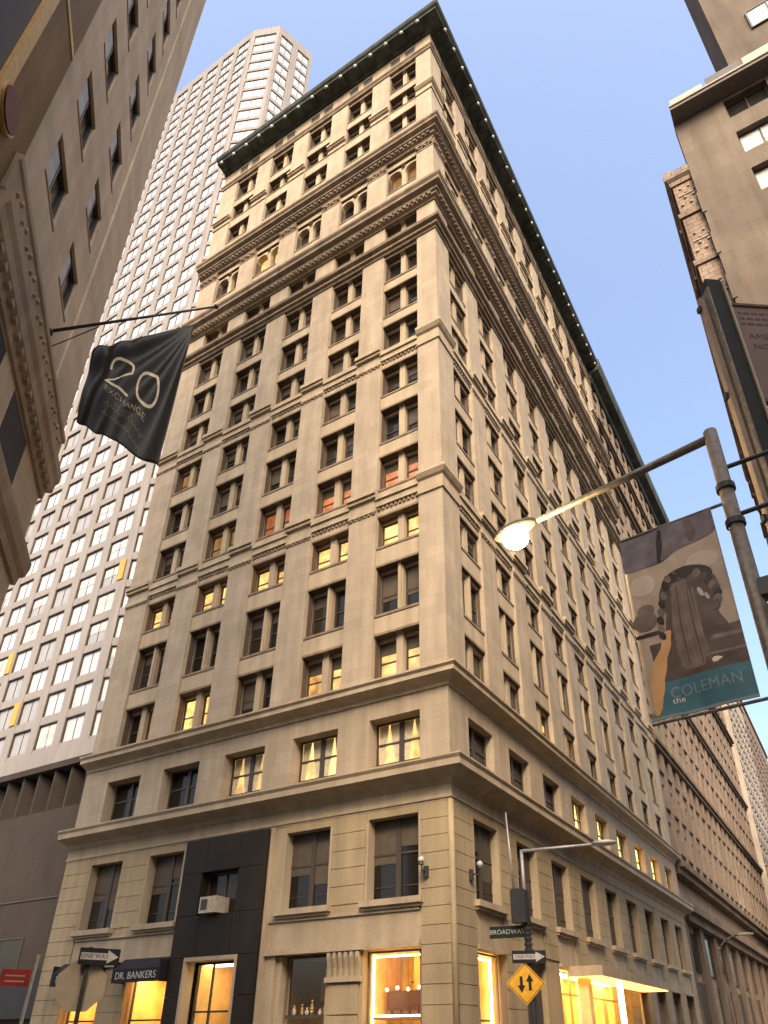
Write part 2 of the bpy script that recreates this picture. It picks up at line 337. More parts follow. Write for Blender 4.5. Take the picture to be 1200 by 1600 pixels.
sweep('cornice', PATH, [(-.1, 65.95), (.1, 65.95), (.14, 66.15), (.32, 66.25), (.32, 66.5), (.55, 66.6), (.55, 66.85), (.85, 67.0), (.85, 67.25), (.98, 67.4), (.98, 67.62), (-.1, 67.75)], 'limet', MAIN)
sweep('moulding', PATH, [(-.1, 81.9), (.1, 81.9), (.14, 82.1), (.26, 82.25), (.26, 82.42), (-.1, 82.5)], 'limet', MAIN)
top = sweep('cornice', PATH, [(-.2, 84.75), (.22, 84.75), (.26, 85.0), (.42, 85.08), (1.38, 85.12), (1.40, 85.35), (1.58, 85.5), (1.68, 85.75), (1.68, 85.95), (-.2, 86.1)], 'green', MAIN)
tag(top, 'dark green copper roof cornice with pale bosses')
def along(fac, s, d): return (-s, -d) if fac == 'A' else (d, s)
for fac, end, n in (('A', AW, 15), ('B', BD, 26)):
    for i in range(n):
        s = 0.6 + (end - 1.2) * i / (n - 1)
        x, y = along(fac, s, .9); hx, hy = (.2, .42) if fac == 'A' else (.42, .2)
        box('bracket', x - hx, x + hx, y - hy, y + hy, 84.86, 85.115, 'green', MAIN)
        x, y = along(fac, s, 1.30)
        o = bpy.data.objects.new('boss', cmesh('boss', lambda: MB().ball((0, 0, 0), .2, 8).mesh('boss', 'boss', True))); o.location = (x, y, 85.10); link(o, MAIN)
def dentils(fac, s0, s1, z0, z1, d0, d1, step, mat, parent=MAIN, name='dentil_course'):
    b = MB(); n = max(1, int((s1 - s0) / step))
    for i in range(n):
        a = s0 + (s1 - s0) * (i + .22) / n; c = s0 + (s1 - s0) * (i + .78) / n
        if fac == 'A': b.box(-c, -a, -d1, -d0, z0, z1)
        else: b.box(d0, d1, a, c, z0, z1)
    return b.build(name, mat, parent, kind='stuff')
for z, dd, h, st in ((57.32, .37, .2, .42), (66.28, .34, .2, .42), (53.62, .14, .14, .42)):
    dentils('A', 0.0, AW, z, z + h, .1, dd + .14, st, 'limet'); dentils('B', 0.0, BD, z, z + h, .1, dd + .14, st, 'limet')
# string courses that break forward round each pier
for zc in (28.72, 41.35, 74.4):
    k = 0.8 if zc > 70 else 1.0
    sweep('pier_band', [(-CP[0] - .0, 0), (0, 0), (0, CP[1])], [(-.05, zc), (.10, zc), (.12, zc + .3 * k), (.05, zc + .34 * k), (.05, zc + .95 * k), (.18, zc + 1.05 * k), (.34, zc + 1.3 * k), (.34, zc + 1.5 * k), (-.05, zc + 1.6 * k)], 'limep', MAIN)
    for fac, PP in (('A', A_P), ('B', B_P)):
        for a, b in PP:
            b_ = MB()
            for z0, z1, d in ((zc, zc + .32 * k, .11), (zc + 1.02 * k, zc + 1.25 * k, .2), (zc + 1.25 * k, zc + 1.55 * k, .33)):
                e = .05 if d > .15 else 0.0
                if fac == 'A': b_.box(-b - e, -a + e, -d, .05, z0, z1)
                else: b_.box(-.05, d, a - e, b + e, z0, z1)
            b_.build('pier_band', 'limep', MAIN)
        if k == 1.0:
            for a, b in (A_P if fac == 'A' else B_P): dentils(fac, a, b, zc - .16, zc - .002, -.04, .08, .3, 'limet')
# spandrels, bay bands, sills, mullions
ROWS = [ # z0, z1, kind
 (17.75, 20.36), (21.64, 24.8), (26.15, 28.35), (30.45, 33.05), (34.24, 37.15), (38.42, 41.0), (42.75, 45.35), (46.4, 49.3), (50.36, 53.2),
 (54.75, 57.1), (61.9, 65.3), (70.9, 73.5), (74.9, 77.3), (78.5, 81.6)]
for fac, OP in (('A', A_OP), ('B', B_OP)):
    for a, b in OP:
        zs = [17.2] + [v for r in ROWS for v in r] + [82.2]
        for i in range(0, len(zs), 2):
            z0, z1 = zs[i], zs[i + 1]
            dd = -.15
            for q0, q1 in ((53.6, 54.3), (57.1, 58.8), (66.1, 67.6)):   # leave the solid courses free
                pass
            segs = [(z0, z1)]
            for q0, q1 in ((53.6, 54.3), (57.1, 58.8), (66.1, 67.6)):
                ns = []
                for p0, p1 in segs:
                    if q1 <= p0 or q0 >= p1: ns.append((p0, p1)); continue
                    if p0 < q0: ns.append((p0, q0))
                    if q1 < p1: ns.append((q1, p1))
                segs = ns
            for p0, p1 in segs:
                if p1 - p0 > .03: fbox(fac, 'spandrel', a, b, p0, p1, -1.3, dd, 'limep', MAIN)
            if 0 < i < len(zs) - 1 and i + 1 < len(zs):
                zt = z1  # sill of the window above
                if zt < 82: fbox(fac, 'sill', a + .02, b - .02, zt - .15, zt - .0, -.6, -.1, 'limet', MAIN)  # dark tone paints the shade line under the sill
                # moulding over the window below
                if z0 not in (53.2, 57.1, 65.3, 81.6): fbox(fac, 'lintel_moulding', a + .02, b - .02, z0 - .02, z0 + .12, -.5, -.13, 'limet', MAIN)  # darker than the wall to paint a shade line over the window
        for zc in (28.72, 41.35):
            fbox(fac, 'bay_band', a, b, zc + .35, zc + .8, -.5, .02, 'limep', MAIN); fbox(fac, 'bay_band', a, b, zc + .8, zc + 1.15, -.5, .14, 'limep', MAIN)
            dentils(fac, a, b, zc + .1, zc + .349, -.3, -.06, .28, 'limet')
        for z0, z1 in ROWS:
            mid = (a + b) / 2; arch = z0 == 61.9; tall = z0 == 21.64; hw = .16 if tall else .21
            fbox(fac, 'mullion', mid - hw, mid + hw, z0, z1, -1.0, -.46 if fac == 'A' else -.34, 'limep', MAIN)
            for q0, q1 in ((a, mid - hw), (mid + hw, b)):      # dark strips painting recess shade into the window heads
                dq = -.74 if fac == 'A' else -.5; df = -.2
                fbox(fac, 'head_shade_strip', q0 + .002, q1 - .002, z1 - .035 - (.0 if z0 != 54.75 else 0), z1 - .002, dq, df, 'lining', MAIN)
            fbox(fac, 'jamb_shade_strip', a + .001, a + .03, z0 + .002, z1 - .04, -.7 if fac == 'A' else -.48, -.3, 'lining', MAIN); fbox(fac, 'jamb_shade_strip', b - .03, b - .001, z0 + .002, z1 - .04, -.7 if fac == 'A' else -.48, -.3, 'lining', MAIN)  # jamb strips, dark to paint the shade of the recess sides
            if tall: fbox(fac, 'colonnette', mid - .09, mid + .09, z0, z1, -.459 if fac == 'A' else -.339, -.34 if fac == 'A' else -.22, 'limep', MAIN)
            hl = .06 if z0 == 54.75 else .22; ld_ = -.66 if fac == 'A' else -.36; fbox(fac, 'lintel', a, mid - hw, z1 - hl, z1, -1.0, ld_, 'limep', MAIN); fbox(fac, 'lintel', mid + hw, b, z1 - hl, z1, -1.0, ld_, 'limep', MAIN)
# carved capitals under the upper cornice
for fac, PP in (('A', [(0, CP[0])] + A_P), ('B', [(0, CP[1])] + B_P)):
    for a, b in PP:
        mb = MB()
        for j in range(3):
            e = .04 + .05 * j
            if fac == 'A': mb.box(-b, -a, -e, .05, 65.0 + .3 * j, 65.3 + .3 * j)
            else: mb.box(-.05, e, a, b, 65.0 + .3 * j, 65.3 + .3 * j)
        nn = max(3, int((b - a) / .28))
        for i in range(nn):
            s = a + (b - a) * (i + .5) / nn; x, y = along(fac, s, .12); mb.ball((x, y, 65.35 + .2 * (i % 2)), .13, 6)
        mb.build('carved_capital', 'limet', MAIN)
# arched heads of the arcade storey
def arch_head(fac, s0, s1, zb, zt):
    b = MB(); r = (s1 - s0) / 2; pts = [(s0, zt), (s0, zb)] + [(s0 + r - r * math.cos(math.pi * i / 10), zb + min(r, zt - zb - .1) * math.sin(math.pi * i / 10)) for i in range(1, 10)] + [(s1, zb), (s1, zt)]
    if fac == 'A': b.poly_prism([(-u, v) for u, v in pts], lambda u, v, q: (u, -q, v), -.95, -.30)
    else: b.poly_prism(pts, lambda u, v, q: (q, u, v), -.95, -.30)
    b.build('arch', 'limep', MAIN)
for fac, OP in (('A', A_OP), ('B', B_OP[:6])):
    for a, b in OP:
        mid = (a + b) / 2; arch_head(fac, a + .02, mid - .212, 64.3, 65.08); arch_head(fac, mid + .212, b - .02, 64.3, 65.08)
# windows of the upper storeys
LIT_A = {(0, 0): 'ly', (0, 1): 'ly', (0, 3): 'lyb', (0, 4): 'ld', (2, 0): 'lyb', (2, 1): 'lyb', (2, 2): 'ly', (2, 3): 'ly', (2, 4): 'ly', (3, 0): 'lo', (3, 1): 'lo', (3, 2): 'lr', (3, 3): 'ld', (9, 4): 'ly', (10, 3): 'ly', (10, 0): 'ld', (5, 4): 'ld'}
LIT_B = {(0, 2): 'ly', (0, 3): 'ld', (0, 6): 'ly', (10, 1): 'lo', (10, 5): 'ld', (9, 3): 'ld', (1, 5): 'ld'}
far_f, far_p = MB(), MB()
for fac, OP, LT in (('A', A_OP, LIT_A), ('B', B_OP, LIT_B)):
    for bi, (a, b) in enumerate(OP):
        for ri, (z0, z1) in enumerate(ROWS):
            mid = (a + b) / 2; hw = .16 if ri == 1 else .21
            for si, (s0, s1) in enumerate(((a, mid - hw), (mid + hw, b))):
                h = z1 - (.06 if ri == 9 else .22) - z0 - .002; wd = s1 - s0
                if fac == 'B' and (bi >= 6 or (bi >= 4 and ri >= 5)):
                    far_f.box(-.65, -.52, s0, s0 + .09, z0, z0 + h).box(-.65, -.52, s1 - .09, s1, z0, z0 + h).box(-.65, -.54, s0 + .09, s1 - .09, z0 + h / 2 - .05, z0 + h / 2 + .05)
                    far_p.box(-.66, -.62, s0, s1, z0, z0 + h); continue
                pm = LT.get((ri, bi)); bl = 0; bm = 'blind'
                if pm is None:
                    pm = R.choice(['g1', 'g1', 'g2', 'g3']); bl = R.choice([0, 0, 0, .3, .5, .7]) if ri < 10 else 0
                    if ri == 1 and fac == 'A': bl = R.choice([.2, .95, .6]) if bi == 0 else R.choice([0, .25])
                elif pm == 'ly' and R.random() < .35: pm = 'lyb'
                elif pm in ('lo', 'ly'): bl = .25
                if (ri, bi, si) == (0, 4, 1): pm = 'g1'
                if (ri, bi, fac) in ((0, 0, 'A'), (0, 1, 'A')): bl = .3
                o = window(MAIN, wd, h, 'sash', 'frame', pm, bl, bm); fplace(o, fac, s0, s1, z0, -.78 if fac == 'A' else -.52)
                if pm in ('ly', 'lyb', 'lo'): o['label'] = 'sash window lit warm from inside'
ff = far_f.build('window', 'frame', MAIN, kind='stuff'); far_p.build('pane', 'g2', ff, kind='stuff')
# attic slits
for fac, OP in (('A', A_OP), ('B', B_OP)):
    for a, b in OP:
        mid = (a + b) / 2
        for s0, s1 in ((a + .1, mid - .3), (mid + .3, b - .1)):
            fbox(fac, 'attic_window', s0, s1, 83.15, 84.2, -.4, .012, 'core', MAIN)
            for q in (0, 1): fbox(fac, 'attic_window_sill', s0 - .05, s1 + .05, 83.05 if q == 0 else 84.2, 83.15 if q == 0 else 84.28, -.2, .08, 'limep', MAIN)
# third storey: flat wall with deep openings
for fac, OP in (('A', A_OP), ('B', B_OP)):
    for bi, (a, b) in enumerate(OP):
        fbox(fac, 'spandrel', a, b, 12.5, 12.95, -1.3, 0, 'lime', MAIN); fbox(fac, 'spandrel', a, b, 15.5, 16.6, -1.3, 0, 'lime', MAIN)
        if fac == 'A': pm = ['lyb', 'lyb', 'lyb', 'g1', 'g1'][bi]
        else: pm = ['g2', 'g2', 'g1', 'lyw', 'lyw', 'lyw', 'lyw', 'lyw', 'lyb'][bi]
        o = window(MAIN, b - a, 2.55, 'pair', 'frame', pm, 0); fplace(o, fac, a, b, 12.95, -.7 if fac == 'A' else -.45)
        o['label'] = 'wide dark framed window with ' + ('lit yellow interior' if pm[0] == 'l' else 'dark panes')
        if pm[0] == 'l' and bi < 6:
            for side in (0, 1):
                x0 = .12 + side * (b - a) / 2; wq = (b - a) / 2 - .26
                for e in (0, 1):
                    cb = MB(); nf = 10
                    for i in range(nf + 1):       # gathered drape, tied back low
                        for j in range(7):
                            v = j / 6; spread = .47 * (1 - v) ** .8 + .13 * v
                            u = i / nf * spread; uu = u if e == 0 else 1 - u
                            cb.v.append((x0 + uu * wq, .072 + .012 * math.sin(i * 2.4), 2.45 - 2.35 * v))
                    for i in range(nf):
                        for j in range(6): q = i * 7 + j; cb.f.append((q, q + 1, q + 8, q + 7))
                    cb.build('curtain', 'curtain', o, True)

# base: rusticated piers with separate blocks
PORTAL = (10.0, 15.6)
def block_pier(fac, a, b, z0, z1, cornr=False):
    n = max(1, round((z1 - z0) / .74)); h = (z1 - z0) / n
    if cornr: core = box('pier', -CP[0] + .03, -.03, .03, CP[1] - .03, z0, z1, 'limet', MAIN)
    else: core = fbox(fac, 'pier', a, b, z0, z1, -1.3, -.03, 'limet', MAIN)
    for i in range(n):
        za, zb = z0 + i * h + .014, z0 + (i + 1) * h - .014
        if cornr:
            for q in ((-CP[0] + .0, -.11, 0, .5), (-.5, 0, .11, CP[1])): child_local(box('stone_block', *q, za, zb, 'limeb', None), core)
        else:
            sp = [a + .02, b - .02] if i % 2 == 0 or b - a < 1.2 else [a + .02, (a + b) / 2 + R.uniform(-.2, .2), b - .02]
            for q0, q1 in zip(sp, sp[1:]): child_local(fbox(fac, 'stone_block', q0 + .008, q1 - .008, za, zb, -.2, 0, 'limeb', None), core)
block_pier('A', 0, 0, 0, 10.9, True)
for i in (0, 3): fbox('A', 'pier', A_P[i][0], A_P[i][1], 6.6, 6.95, -1.3, -.03, 'limeb', MAIN)
o = MB(); o.tube((-.07, .07, 0), (-.07, .07, 10.9), .13, .13, 12); o.build('corner_bead', 'limeb', MAIN, True)
for i, (a, b) in enumerate(A_P):
    if i in (1, 2): continue
    if i == 0: block_pier('A', a, b, 6.95, 10.9)
    elif i == 3: block_pier('A', a, b, 6.95, 10.9); block_pier('A', a, b, 0, 5.2)
    else: block_pier('A', a, b, 0, 10.9)
for i, (a, b) in enumerate(B_P): block_pier('B', a, b, 5.3 if i in (1, 2, 3) else 0, 10.9)
# second storey windows, sign bands
for fac, OP in (('A', A_OP), ('B', B_OP)):
    for bi, (a, b) in enumerate(OP):
        if fac == 'A' and bi == 2: continue
        if fac == 'A' and bi == 3: b2 = PORTAL[1]
        fbox(fac, 'lintel', a, b, 10.55, 10.9, -1.3, -.02, 'limeb', MAIN)
        o = window(MAIN, b - a, 3.6, 'pair', 'frame', R.choice(['g1', 'g2', 'g3']), 0); fplace(o, fac, a, b, 6.98, -.5 if fac == 'A' else -.36)
        o['label'] = 'tall four light window with dark frame'
        if fac == 'A' or bi < 4:
            for side in (0, 1):
                hb = R.choice([1.2, 1.9, 2.4]); x0 = .1 + side * ((b - a) / 2 + .03); wq = (b - a) / 2 - .24
                me = MB().box(x0, x0 + wq, .055, .08, 3.5 - hb, 3.5).mesh('blind', 'blind'); link(bpy.data.objects.new('blind', me), o)
        fbox(fac, 'sill', a - .12, b + .12, 6.72, 6.98, -.62, .26, 'limep', MAIN); fbox(fac, 'sill', a - .04, b + .04, 6.6, 6.718, -.62, .14, 'limep', MAIN)
        fbox(fac, 'window_surround', a, a + .12, 6.98, 10.55, -.58, -.01, 'limep', MAIN); fbox(fac, 'window_surround', b - .12, b, 6.98, 10.55, -.58, -.01, 'limep', MAIN)
for s0, s1 in ((CP[0] + .02, PORTAL[0]), (PORTAL[1], A_OP[4][1])):
    fbox('A', 'sign_band', s0, s1, 5.2, 6.6, -1.3, -.06, 'limep', MAIN)
    for z0, z1 in ((5.2, 5.34), (6.46, 6.595)): fbox('A', 'band_moulding', s0 + .05, s1 - .05, z0, z1, -.1, .03, 'limep', MAIN)
    fbox('A', 'lintel_moulding', s0 + .02, s1 - .02, 5.05, 5.198, -.6, .12, 'limep', MAIN)
for s0, s1 in ((B_OP[0][0], B_OP[0][1]),) + tuple(B_OP[1:]):
    fbox('B', 'sign_band', s0, s1, 5.2, 6.6, -1.3, -.04, 'limep', MAIN); fbox('B', 'lintel_moulding', s0 + .02, s1 - .02, 5.05, 5.198, -.6, .1, 'limep', MAIN)
fbox('A', 'pier', PORTAL[1] - .2, A_OP[3][0], 0, 6.6, -1.3, -.08, 'limeb', MAIN)
fbox('A', 'pier', A_OP[1][1], PORTAL[0], 0, 10.9, -1.3, -.04, 'limep', MAIN)
fbox('A', 'pier_edge', PORTAL[0] - .2, PORTAL[0], 0, 10.88, -.04, .16, 'limep', MAIN)
# fluted pilaster between the two shopfronts
a, b = A_P[0]
pil = fbox('A', 'pilaster', a, b, 0, 5.05, -1.3, -.1, 'limeb', MAIN)
for z0, z1 in ((0, 1.4), (1.45, 2.6), (2.65, 3.75)): child_local(fbox('A', 'panel', a + .2, b - .2, z0, z1, -.12, -.02, 'limeb', None), pil)
child_local(fbox('A', 'capital', a + .05, b - .05, 3.85, 4.05, -.12, .1, 'limep', None), pil)
for i in range(6):
    s = a + .22 + (b - a - .44) * i / 5; pts = [(0, 4.06), (.06, 4.06), (.10, 4.4), (.22, 4.8), (.22, 5.0), (0, 5.0)]
    cb = MB().poly_prism(pts, lambda u, v, q: (-q, .1 - u, v), s - .08, s + .08).build('console', 'limep', None); child_local(cb, pil)
# black granite portal with lit doorway
def gpanel(s0, s1, z0, z1, d=.3): return fbox('A', 'granite_panel', s0 + .012, s1 - .012, z0 + .012, z1 - .012, -.5, d + R.uniform(-.006, .006), 'granite', MAIN)
fbox('A', 'granite_backing', PORTAL[0], PORTAL[1], 9.3, 10.88, -1.3, -.52, 'granite', MAIN)
ps0, ps1 = PORTAL
for zz0, zz1 in ((0, 1.8), (1.8, 3.5), (3.5, 5.2), (5.2, 7.1), (7.1, 9.15), (9.15, 10.86)):
    opn = (11.2, 14.6) if zz1 <= 5.21 else ((11.75, 14.2) if 7.05 < zz0 < 9 else None)
    if opn: gpanel(ps0, opn[0], zz0, zz1); gpanel(opn[1], ps1, zz0, zz1)
    else:
        cuts = [ps0, 11.8, 14.0, ps1]
        for q0, q1 in zip(cuts, cuts[1:]): gpanel(q0, q1, zz0, zz1)
o = window(MAIN, 2.45, 2.05, 'two', 'frame', 'g3', 0); fplace(o, 'A', 11.75, 14.2, 7.1, -.2); o['label'] = 'small upper window in the black granite portal'
for s0, s1, z0, z1 in ((11.2, 11.34, 0, 5.2), (14.46, 14.6, 0, 5.2), (11.34, 14.46, 5.02, 5.2)): fbox('A', 'door_surround', s0, s1, z0, z1, -.3, .34, 'limep', MAIN)
def room(fac, s0, s1, z1, depth, wall, ceil='shopd', name='shop_interior', floor='wood'):
    """lined room behind a shopfront: back, sides, ceiling, floor as one lining part"""
    b = MB(); dq = -depth
    def q(sa, sb, za, zb, da, db):
        if fac == 'A': b.box(-sb, -sa, -db, -da, za, zb)
        else: b.box(da, db, sa, sb, za, zb)
    q(s0, s1, 0, z1, dq - .1, dq); q(s0, s0 + .05, .05, z1 - .05, dq, -.7); q(s1 - .05, s1, .05, z1 - .05, dq, -.7); q(s0, s1, z1 - .05, z1, dq, -.7); q(s0, s1, 0, .05, dq, -.7)
    return b.build(name, wall, MAIN)
def shopglass(fac, s0, s1, z0, z1, d, fm='frame', bars=()):
    fr = MB(); 
    def q(sa, sb, za, zb, da, db):
        if fac == 'A': fr.box(-sb, -sa, -db, -da, za, zb)
        else: fr.box(da, db, sa, sb, za, zb)
    q(s0, s0 + .08, z0, z1, d - .1, d); q(s1 - .08, s1, z0, z1, d - .1, d); q(s0 + .08, s1 - .08, z1 - .08, z1, d - .1, d); q(s0 + .08, s1 - .08, z0, z0 + .08, d - .1, d)
    for kind, v in bars:
        if kind == 'h': q(s0 + .08, s1 - .08, v - .04, v + .04, d - .1, d)
        else: q(v - .04, v + .04, z0 + .08, z1 - .08, d - .1, d)
    f = fr.build('shop_window', fm, MAIN); g = MB()
    if fac == 'A': g.v = [(-s1 + .05, -d + .045, z0 + .05), (-s0 - .05, -d + .045, z0 + .05), (-s0 - .05, -d + .045, z1 - .05), (-s1 + .05, -d + .045, z1 - .05)]; g.f = [(0, 1, 2, 3)]
    else: g.v = [(d - .045, s0 + .05, z0 + .05), (d - .045, s1 - .05, z0 + .05), (d - .045, s1 - .05, z1 - .05), (d - .045, s0 + .05, z1 - .05)]; g.f = [(0, 1, 2, 3)]
    g.build('pane', 'clear', f); return f
# corner shop (front): orange wall, light frame, shelves of bags
a, b = A_OP[0]
room('A', a, b, 5.05, 3.2, 'shopo'); shopglass('A', a + .25, b - .02, .4, 5.0, -.45, 'limet', ())
for s0, s1, z0, z1 in ((a + .32, a + .4, 1, 4.85), (b - .16, b - .1, 1, 4.85), (a + .4, b - .16, 4.78, 4.85), (a + .32, b - .1, 2.55, 2.61)): fbox('A', 'light_strip', s0, s1, z0, z1, -.75, -.7, 'led', MAIN)
fbox('A', 'shelf', a + .4, b - .2, 2.45, 2.54, -1.9, -.62, 'wood', MAIN)
fbox('A', 'display_panel', a + .4, b - .25, 2.62, 3.55, -1.75, -1.6, 'leather', MAIN)
a, b = A_OP[1]
room('A', a, b, 5.05, 2.6, 'shopd'); shopglass('A', a + .04, b - .3, .4, 5.0, -.55, 'limet')
fbox('A', 'shelf', a + .1, b - .35, 2.55, 2.68, -1.4, -.6, 'core', MAIN); fbox('A', 'display_panel', a + .7, b - .9, 3.3, 4.1, -2.5, -2.4, 'wood', MAIN)
fbox('A', 'light_strip', a + .2, b - .5, 1.2, 1.28, -1.6, -1.5, 'led', MAIN)
fbox('A', 'door_jamb', b - .3, b - .02, 0, 5.0, -.9, -.2, 'limep', MAIN)
# doorway lobby
box_l = room('A', 11.34, 14.46, 5.02, 3.0, 'shopo'); shopglass('A', 11.34, 14.46, .05, 5.0, -.5, 'frame', (('h', 2.9), ('v', 13.4)))
fbox('A', 'light_panel', 11.5, 13.3, 2.95, 4.85, -2.9, -2.8, 'lobby', MAIN); fbox('A', 'light_strip', 11.5, 14.3, 4.9, 4.95, -1.5, -.8, 'ledp', MAIN)
# bays under awnings
for i in (3, 4):
    a, b = A_OP[i]
    room('A', a, b, 5.05, 2.5, 'shopo'); shopglass('A', a + .1, b - .2, .3, 4.6, -.4, 'frame', (('h', 2.6),))
    fbox('A', 'light_strip', a + .2, b - .3, 4.5, 4.56, -1.4, -.6, 'led', MAIN); fbox('A', 'light_strip', a + .3, b - .5, 1.0, 1.08, -2.2, -2.1, 'led', MAIN)
    fbox('A', 'shelf', a + .2, b - .3, 2.2, 2.28, -2.3, -1.4, 'wood', MAIN)
    for j in range(4): fbox('A', 'display_panel', a + .4 + j * .55, a + .62 + j * .55, 2.29, 2.29 + .25 + .22 * ((j * 7) % 3), -1.9, -1.6, R.choice(['leather', 'shopd', 'porc']), MAIN)
    # awning: sloped canvas with a straight valance
    pts = [(-.0, 5.35), (-.0, 5.25), (.7, 4.78), (.7, 4.22), (.73, 4.22), (.73, 4.84), (.1, 5.35)]
    s0, s1 = a - .2, b + .25
    aw = MB().poly_prism(pts, lambda u, v, q: (-q, -u, v), s0, s1).build('awning', 'awn', MAIN); aw['label'] = 'black canvas awning with white lettering over a lit shopfront'
    for s in (s0 + .01, s1 - .05): fb = fbox('A', 'awning_side', s, s + .04, 4.22, 5.2, .0, .72, 'awn', None); fb.parent = aw
    lettering('DR. BANKERS' if i == 3 else 'D', .46, 'signw', aw, Matrix.Translation((-(a + b) / 2 + (0 if i == 3 else -1.1), -.736, 4.52)) @ Matrix.Rotation(math.pi / 2, 4, 'X'), .003)
# side street shops
a, b = B_OP[0]
room('B', a, b, 5.05, 3.0, 'shopo'); shopglass('B', a + .02, b - .1, .4, 5.0, -.4, 'limet')
for s0, s1, z0, z1 in ((b - .3, b - .2, 1, 4.85), (a + .3, b - .3, 4.78, 4.85)): fbox('B', 'light_strip', s0, s1, z0, z1, -.75, -.68, 'led', MAIN)
fbox('B', 'shelf', a + .2, b - .4, 2.4, 2.48, -1.6, -.7, 'wood', MAIN); fbox('B', 'display_panel', a + .3, b - 1.2, 2.5, 3.4, -1.6, -1.5, 'leather', MAIN)
a, b = B_OP[1]
fbox('B', 'shop_wall', a, b, 0, 5.05, -1.2, -.35, 'limeb', MAIN); fbox('B', 'door', a + .9, b - .3, 0, 4.4, -.34, -.25, 'frame', MAIN)
fbox('B', 'pier', B_P[1][0], B_P[1][1], 0, 5.29, -1.3, -.06, 'limeb', MAIN)
# lit entrance and canopy
room('B', 11.85, 28.9, 5.2, 3.5, 'shopo', name='entrance_hall')
shopglass('B', 12.1, 28.6, .1, 5.0, -.6, 'gold', tuple(('v', v) for v in (14.8, 17.6, 22.6, 25.6)) + (('h', 3.9),))
for s in (13.3, 16.2, 21.0, 24.2): fbox('B', 'hall_column', s, s + .8, 0, 5.1, -2.4, -1.8, 'shopo', MAIN)
for s in (15.0, 19.5, 26.0): fbox('B', 'light_strip', s, s + .3, .3, 4.9, -3.3, -3.2, 'led', MAIN)
fbox('B', 'light_strip', 12.2, 28.4, 5.0, 5.06, -2.2, -1.2, 'led', MAIN)
can = MB().box(0.02, 1.9, 12.84, 27.3, 4.66, 5.14).build('canopy', 'limep', MAIN); can['label'] = 'flat entrance canopy glowing underneath'
MB().box(.1, 1.8, 12.95, 27.2, 4.6, 4.655).build('light_panel', 'soff', can)
MB().box(.5, .75, 19.9, 20.25, 0.1, 4.6).build('light_column', 'ledp', MAIN); MB().box(.35, .9, 13.3, 13.9, 0.1, 4.6).build('canopy_column', 'shopo', MAIN)
for i in range(6, 9):
    a, b = B_OP[i]; fbox('B', 'shop_wall', a, b, 0, 5.05, -1.2, -.5, 'shopd' if i > 5 else 'shopo', MAIN); fbox('B', 'shutter', a + .2, b - .2, 0, 4.2, -.49, -.4, 'brownt', MAIN)
fbox('B', 'shop_wall', B_OP[5][0] + 2.4, B_OP[5][1], 0, 5.05, -1.2, -.5, 'limeb', MAIN)

# things in and on the building
for i in range(7):
    a = A_OP[1][0] + .35 + i * .33; h = [.35, .55, .25, .6, .3, .45, .38][i]; x = -a; y = 1.0 + .08 * (i % 3)
    prof = [(.05, 0), (.09, .3), (.10, .5), (.04, .75), (.055, 1)]
    b_ = MB(); 
    for (r0, t0), (r1, t1) in zip(prof, prof[1:]): b_.tube((0, 0, t0 * h), (0, 0, t1 * h), r0, r1, 10)
    o = b_.build('vase', 'porc' if i % 2 == 0 else 'gold', None, True, label=['short cream vase at the right end of the dark shop window shelf', 'tall gilt vase, second from the right in the dark shop window', 'lowest cream vase on the dark shop window shelf', 'tallest gilt vase at the middle of the dark shop window shelf', 'small cream vase left of the tallest vase in the dark shop window', 'gilt vase second from the left in the dark shop window', 'cream vase at the left end of the dark shop window shelf'][i], cat='vase', group='vases in the shop window')
    o.location = (x, y, 2.682)
for i in range(5):
    s = A_OP[0][0] + .62 + i * .42; bag = empty('handbag', (-s, 1.25, 2.542), label='dark leather handbag, %s from the corner in the lit corner shop window' % ['first', 'second', 'third', 'fourth', 'fifth'][i], cat='handbag', group='handbags in the corner shop window')
    MB().poly_prism([(-.17, 0), (.17, 0), (.13, .26), (-.13, .26)], lambda u, v, q: (u, q, v), -.06, .06).build('body', 'leather', bag)
    MB().path([(.09 * math.cos(t * math.pi / 6), 0, .25 + .14 * math.sin(t * math.pi / 6)) for t in range(7)], .012, 6).build('handle', 'leather', bag)
for i in range(4):
    s_ = A_OP[0][0] + .7 + i * .52; pl = empty('pendant_lamp', (-s_, 1.0, 3.62 - .06 * (i % 2)), label='%s of the four small pendant lamps in the lit corner shop window' % ['rightmost', 'second from right', 'third from right', 'leftmost'][i], cat='pendant lamp', group='pendant lamps in the corner shop')
    MB().ball((0, 0, 0), .075, 10).build('globe', 'ledp', pl, True); MB().tube((0, 0, .07), (0, 0, 1.35), .006, .006, 5).build('cord', 'metald', pl)
for q0, q1, q2, q3 in ((.5, 1.3, 4.1, 4.16), (.7, 2.1, 3.95, 4.0), (.9, 1.9, 4.25, 4.3)): fbox('A', 'wall_motif', A_OP[0][0] + q0 + .2, A_OP[0][0] + q1 + .2, q2, q3, -3.19, -3.1, 'leaf', MAIN)
for i in range(9):
    fbox('A', 'shelf_stock', A_OP[0][0] + .45 + i * .27, A_OP[0][0] + .62 + i * .27, 1.2, 1.5 + .35 * ((i * 5) % 4) / 3, -2.2, -1.9, ['leather', 'wood', 'porc', 'shopd'][i % 4], MAIN)
ac = empty('air_conditioner', (-13.15, -.18, 7.12), label='white window air conditioner unit in the black portal window', cat='air conditioner')
MB().box(-.62, .5, -.45, .45, 0, .76).build('casing', 'acw', ac); MB().box(-.52, -.1, -.456, -.44, .14, .64).build('grille', 'metald', ac)
for i in range(5): MB().box(.0 + i * .09, .04 + i * .09, -.462, -.445, .12, .66).build('fin', 'alu', ac)
